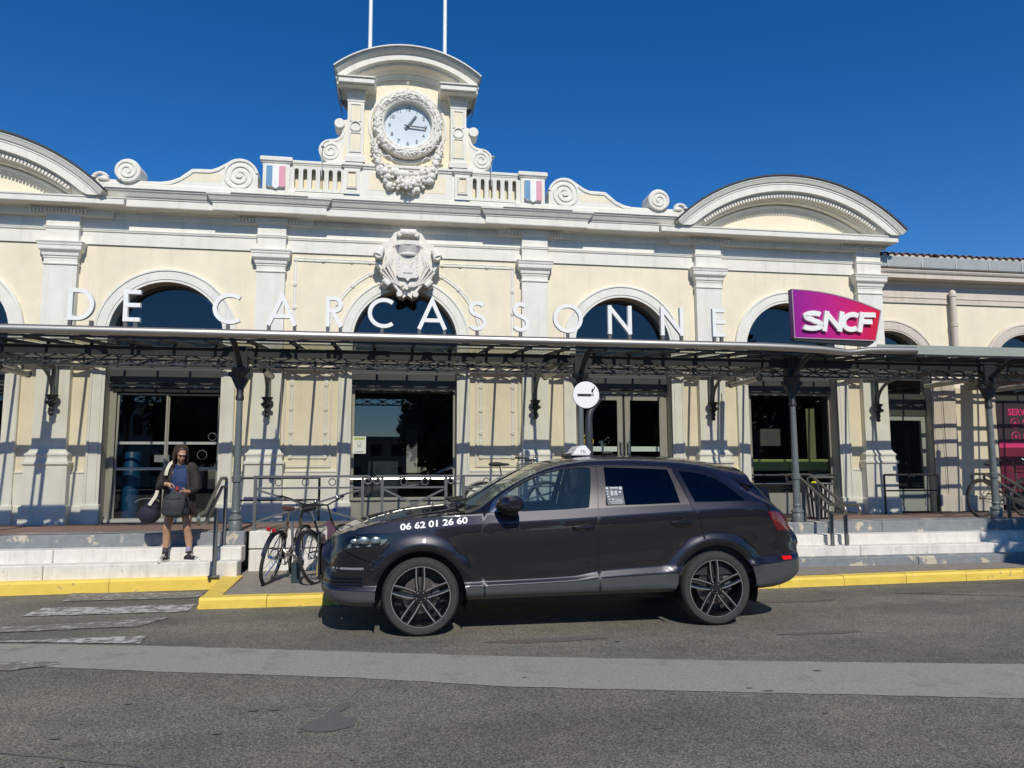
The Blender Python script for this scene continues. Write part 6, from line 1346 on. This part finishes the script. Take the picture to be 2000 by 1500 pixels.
# shirt, jacket, shorts, shoes, socks, hair
bm = bmesh.new(); ell_(bm, w(.015,-.045,1.09), (.135,.088,.17)); ell_(bm, w(.01,-.02,1.20), (.135,.085,.095)); ell_(bm, w(.0,-.02,.95), (.15,.11,.14)); limb(bm, [(w(-.045,-.05,1.285),.030),(w(.0,-.085,1.27),.026),(w(.05,-.05,1.285),.030)]); organic('blue_shirt', bm, mat('denim_blue', (.014,.034,.105), .8, var=.25, scale=20, bump=.3, bscale=30), WO, .009, 3)
bm = bmesh.new(); ell_(bm, w(0,.03,.84), (.175,.125,.13)); limb(bm, [(w(-.09,.02,.80),.105),(w(-.112,.0,.68),.098)]); limb(bm, [(w(.09,.02,.80),.105),(w(.108,.0,.68),.098)]); organic('shorts', bm, mat('black_shorts', (.012,.012,.016), .8), WO)
bm = bmesh.new()
for s in (-1, 1):
    limb(bm, [(w(s*.055,.045,1.295),.040),(w(s*.13,.015,1.275),.068),(w(s*.135,.0,1.13),.060),(w(s*.145,-.005,.98),.062),(w(s*.16,.0,.82),.062),(w(s*.175,-.005,.70),.052),(w(s*.185,-.01,.65),.035)])
    limb(bm, [(w(s*.10,-.055,1.24),.028),(w(s*.115,-.075,1.10),.034),(w(s*.13,-.08,.95),.036),(w(s*.155,-.07,.80),.034),(w(s*.175,-.06,.67),.022)])
    limb(bm, [(w(s*.09,.06,1.22),.060),(w(s*.09,.075,1.0),.070),(w(s*.10,.08,.80),.075),(w(s*.11,.08,.69),.060)])
limb(bm, [(w(0,.065,1.26),.055),(w(0,.085,1.0),.070),(w(0,.085,.70),.070)])
limb(bm, [(w(-.155,.01,1.25),.074),(w(-.235,.0,1.12),.058),(w(-.258,-.03,1.005),.055),(w(-.205,-.14,1.03),.047),(w(-.150,-.20,1.045),.040)])
limb(bm, [(w(.155,.01,1.25),.074),(w(.205,.0,1.10),.062),(w(.218,-.03,.98),.050),(w(.193,-.135,.945),.043),(w(.175,-.18,.942),.038)])
organic('jacket', bm, jk, WO, .009, 3)
bm = bmesh.new(); ell_(bm, h(0,.038,.040), (.077,.084,.083), HR); ell_(bm, h(0,.012,.078), (.060,.066,.046), HR)
for s in (-1, 1):
    for k in range(5):
        y = -.020+.028*k; limb(bm, [(h(s*.066,y+.005,.065),.018),(h(s*.080,y+.004,-.01),.018),(h(s*.084,y+.0,-.09),.019),(h(s*(.080-.004*k),y-.015,-.17),.018),(h(s*(.074-.004*k),y-.035-.006*k,-.24+.012*k),.010)])
    limb(bm, [(h(s*.015,-.030,.108),.009),(h(s*.048,-.042,.080),.010),(h(s*.070,-.030,.035),.011),(h(s*.080,-.028,-.03),.011),(h(s*.083,-.030,-.11),.011),(h(s*.078,-.042,-.19),.008)])
    limb(bm, [(h(s*.035,.10,.05),.04),(h(s*.04,.11,-.08),.042),(h(s*.03,.09,-.19),.030)])
organic('hair', bm, mat('brown_hair', (.036,.018,.011), .5, var=.5, scale=26, stretch=(1,1,.15), bump=.5, bscale=60), WO, .0075, 2)
fc = MB()
for s in (-1, 1):
    fc.ball(h(s*.029,-.078,.012), (.011,.006,.005), 8, 5); fc.tube([h(s*.014,-.089,.030), h(s*.03,-.088,.036), h(s*.047,-.076,.030)], .0045, 5)
part('eyes', fc, mat('eye_dark', (.02,.014,.012), .4), WO); part('lips', MB().tube([h(-.018,-.087,-.055), h(-.006,-.091,-.053), h(.006,-.091,-.053), h(.018,-.087,-.055)], .005, 6), mat('lip_colour', (.30,.09,.08), .5), WO)
wh = mat('rubber_white', (.66,.64,.58), .6); cv_ = mat('black_canvas', (.015,.015,.017), .8)
for s, fx, fy, ang in ((-1, -.158, -.005, 100), (1, .158, -.005, 28)):
    d = Vector((cos(radians(-ang)), sin(radians(-ang)), 0)) if s < 0 else Vector((cos(radians(-ang)), sin(radians(-ang)), 0)); a = Vector(w(fx, fy, 0)); L_ = .175 if s > 0 else .16
    bm = bmesh.new(); limb(bm, [(a-d*.045+Vector((0,0,.040)),.037),(a+d*.06+Vector((0,0,.040)),.037),(a+d*L_*.8+Vector((0,0,.033)),.031)]); limb(bm, [(a-d*.01+Vector((0,0,.04)),.042),(a-d*.012+Vector((0,0,.115)),.043)])
    sh_ = organic('shoe', bm, cv_, WO, .008, 2)
    n = Vector((-d.y, d.x, 0)); so_ = MB(); ol_ = [a-d*.085, a-d*.07+n*.036, a+d*.05+n*.040, a+d*L_*.8+n*.038, a+d*(L_+.02), a+d*L_*.8-n*.038, a+d*.05-n*.040, a-d*.07-n*.036]
    so_.add([(p.x, p.y, PZ_+.0) for p in ol_]+[(p.x, p.y, PZ_+.022) for p in ol_], [tuple(range(8)), tuple(range(15, 7, -1))]+[(i, (i+1) % 8, (i+1) % 8+8, i+8) for i in range(8)]); part('sole', so_, wh, sh_)
    bm = bmesh.new(); limb(bm, [(a+d*L_*.72+Vector((0,0,.034)),.0325),(a+d*L_*.86+Vector((0,0,.030)),.029)]); organic('toe_cap', bm, wh, sh_, .007, 2)
    lc = MB()
    for k in range(5): c = a+d*(.035+.016*k)+Vector((0,0,.092-.011*k)); lc.tube([c-n*.022, c+Vector((0,0,.008))+d*.004, c+n*.022], .004, 5)
    part('laces', lc, wh, sh_)
    part('ankle_patch', MB().ball(a-d*.01-n*.043*(1 if s > 0 else 1)+Vector((0,0,.095)), (.014,.014,.014)), wh, sh_)
    bm = bmesh.new(); limb(bm, [(a-d*.014+Vector((0,0,.115)),.040),(a-d*.016+Vector((0,0,.165)),.041)]); organic('sock', bm, mat('sock_grey', (.06,.055,.06), .9) if s < 0 else mat('sock_lilac', (.28,.25,.36), .9), sh_, .008, 2)
# bags held by her
BP = thing('backpack', 'dark grey backpack held open at her waist', 'backpack', w(.0,-.27,.60))
bm = bmesh.new(); ell_(bm, w(.005,-.245,.755), (.155,.105,.155)); ell_(bm, w(.0,-.235,.665), (.150,.105,.075)); limb(bm, [(w(-.11,-.23,.70),.065),(w(.11,-.23,.69),.065)]); limb(bm, [(w(-.09,-.22,.82),.06),(w(.0,-.215,.93),.055),(w(.07,-.22,.91),.05)]); limb(bm, [(w(.10,-.23,.80),.05),(w(.12,-.225,.90),.035)])
bag = organic('bag_body', bm, mat('charcoal_canvas', (.030,.034,.036), .8, var=.2, scale=18, bump=.5, bscale=16), BP, .010, 3)
part('bag_strap', MB().tube([w(.10,-.25,.92), w(.17,-.24,.85), w(.185,-.22,.72), w(.16,-.22,.62)], .014, 6).tube([w(.14,-.28,.9), w(.145,-.31,.80), w(.12,-.32,.68)], .010, 6).tube([w(-.10,-.30,.86), w(.0,-.335,.845), w(.09,-.32,.86)], .007, 5), cv_, bag)
DF = thing('duffel_bag', 'round navy duffel bag with cream shoulder strap hanging behind her hip', 'bag', w(-.42,.02,.50))
bm = bmesh.new(); ell_(bm, w(-.39,.03,.635), (.145,.12,.135)); ell_(bm, w(-.35,.02,.74), (.105,.095,.10)); limb(bm, [(w(-.35,.02,.76),.09),(w(-.29,-.02,.87),.062)]); organic('bag_body', bm, mat('navy_canvas', (.012,.012,.028), .8, var=.15, scale=15, bump=.4, bscale=18), DF, .011, 4)
def strap(pts, w_):
    mb = MB(); a = []; b = []
    for i, p in enumerate(pts):
        p = Vector(p); t = (Vector(pts[min(i+1, len(pts)-1)])-Vector(pts[max(i-1, 0)])).normalized(); n = t.cross(Vector((.25,-1,.2))).normalized()*w_/2; a.append(p-n); b.append(p+n)
    mb.grid([a, b]); mb.grid([[p+Vector((.0,.006,0)) for p in a], [p+Vector((0,.006,0)) for p in b]]); return mb
part('shoulder_strap', strap([w(-.10,-.02,1.345), w(-.125,-.085,1.31), w(-.150,-.105,1.24), w(-.165,-.105,1.16)], .042), mat('cream_webbing', (.62,.58,.46), .8), DF)
part('shoulder_strap', strap([w(-.265,-.09,.955), w(-.285,-.095,.88), w(-.335,-.105,.80), w(-.355,-.11,.76)], .042), MT['cream_webbing'], DF)
part('bag_trim', MB().tube([w(-.385+.15*cos(t), -.10+.03*abs(sin(t)), .80+.05*sin(t)) for t in [pi*i/8 for i in range(9)]], .008, 5), mat('grey_webbing', (.12,.11,.10), .8), DF)
PH = solo('red_pouch', MB().box(PX_+.015, PX_+.055, PY_-.275, PY_-.24, PZ_+.955, PZ_+1.01, .008), mat('red_fabric', (.30,.02,.03), .6), w(.03,-.26,.955), 'small red pouch held in her hand above the backpack', 'pouch')
# ================================================================ across the forecourt, behind the viewer
fol = [mat('foliage_%s' % n_, c, .6, var=.4, scale=3) for n_, c in (('dark', (.030,.055,.018)), ('mid', (.05,.085,.026)))]
bark = mat('bark', (.11,.085,.06), .9, var=.3, bump=.3)
def crown(c, r, n, seed, k, core):
    rs_ = random.Random(seed); mb = MB(); c = Vector(c)
    if core:
        for i in range(16):
            a = rs_.uniform(0, 2*pi); b = rs_.uniform(-.8, .9); q = sqrt(1-b*b)*.55
            mb.ball(c+Vector((r[0]*q*cos(a), r[1]*q*sin(a), r[2]*b*.55)), r[0]*rs_.uniform(.38, .52), 12, 8)
    for i in range(n):
        while True:
            p = Vector((rs_.uniform(-1,1), rs_.uniform(-1,1), rs_.uniform(-1,1)))
            if (.75 if core else .35) < p.length < 1.02: break
        p = c+Vector((p.x*r[0], p.y*r[1], p.z*r[2])); a = Vector((rs_.gauss(0,1), rs_.gauss(0,1), rs_.gauss(0,1))).normalized(); b = a.orthogonal().normalized(); d = a.cross(b); s = k*rs_.uniform(.6,1.4)
        mb.add([p-b*s, p+d*s*.6, p+b*s, p-d*s*.6], [(0,1,2,3)])
    return mb
TL = ['leafy street tree out of frame to the right that shades the far right steps', 'tree across the forecourt mirrored in the right leaf of the sliding door', 'tree across the forecourt mirrored in the right half of the middle shop window', 'tree across the forecourt mirrored in the right leaf of the double door', 'tree across the forecourt mirrored in the cafe window', 'tree across the forecourt mirrored at the far left door', 'tree across the forecourt mirrored in the car rear side', 'unseen tree added across the forecourt to darken the annex door reflection']  # last tree is added to darken the reflection in the annex door
for i, (x, y, h, r) in enumerate(((11.05,-9.9,5.3,1.6),(-15.2,-50,6.0,4.6),(5.0,-45,5.0,4.8),(24,-50,5.5,5.0),(38,-48,6,6),(-40,-50,6,6),(14.5,-46,4.6,4.4),(53,-50,6,6.5))):
    t = thing('street_tree', TL[i], 'tree', (x, y, 0), 'trees across the forecourt' if i else None)
    part('trunk', MB().tube([(x,y,0),(x+.1,y,h*.4),(x,y+.1,h*.7)], [.22,.17,.1], 8), bark, t)
    part('crown', crown((x, y, h), (r, r, r*(.95 if i else .8)), 1100 if i else 1400, i, .34 if i else .16, bool(i)), fol[i % 2], t)
def block(label, x0, x1, y, z, wall, nx, nz):
    T2 = thing('apartment_block', label, 'building', ((x0+x1)/2, y, 0), 'blocks across the forecourt')
    part('wall', MB().box(x0, x1, y-10, y, 0, z), mat('render_%s' % label[:4], wall, .8), T2)
    part('roof', MB().box(x0-.4, x1+.4, y-10.4, y+.4, z, z+.3), M['zinc'], T2)
    px = (x1-x0)/nx; pz = z/nz; wm = mesh('window', MB().box(-px*.26, px*.26, -.02, .03, 0, pz*.5), M['black'])
    for a in range(nx):
        for b in range(nz): inst('window', wm, T2, (x0+(a+.5)*px-(x0+x1)/2, 0, (b+.28)*pz))
block('pale long office block across the forecourt mirrored in the sliding doors', -36, -19.5, -60, 7.5, (.70,.70,.68), 10, 2)
block('sand coloured house across the forecourt mirrored in the middle window', -9, 1.4, -64, 4.6, (.62,.50,.36), 5, 2)
block('grey block across the forecourt mirrored in the cafe window', 28, 82, -66, 8.5, (.30,.29,.27), 16, 3)  # unseen block, widened and raised to darken the annex door reflection
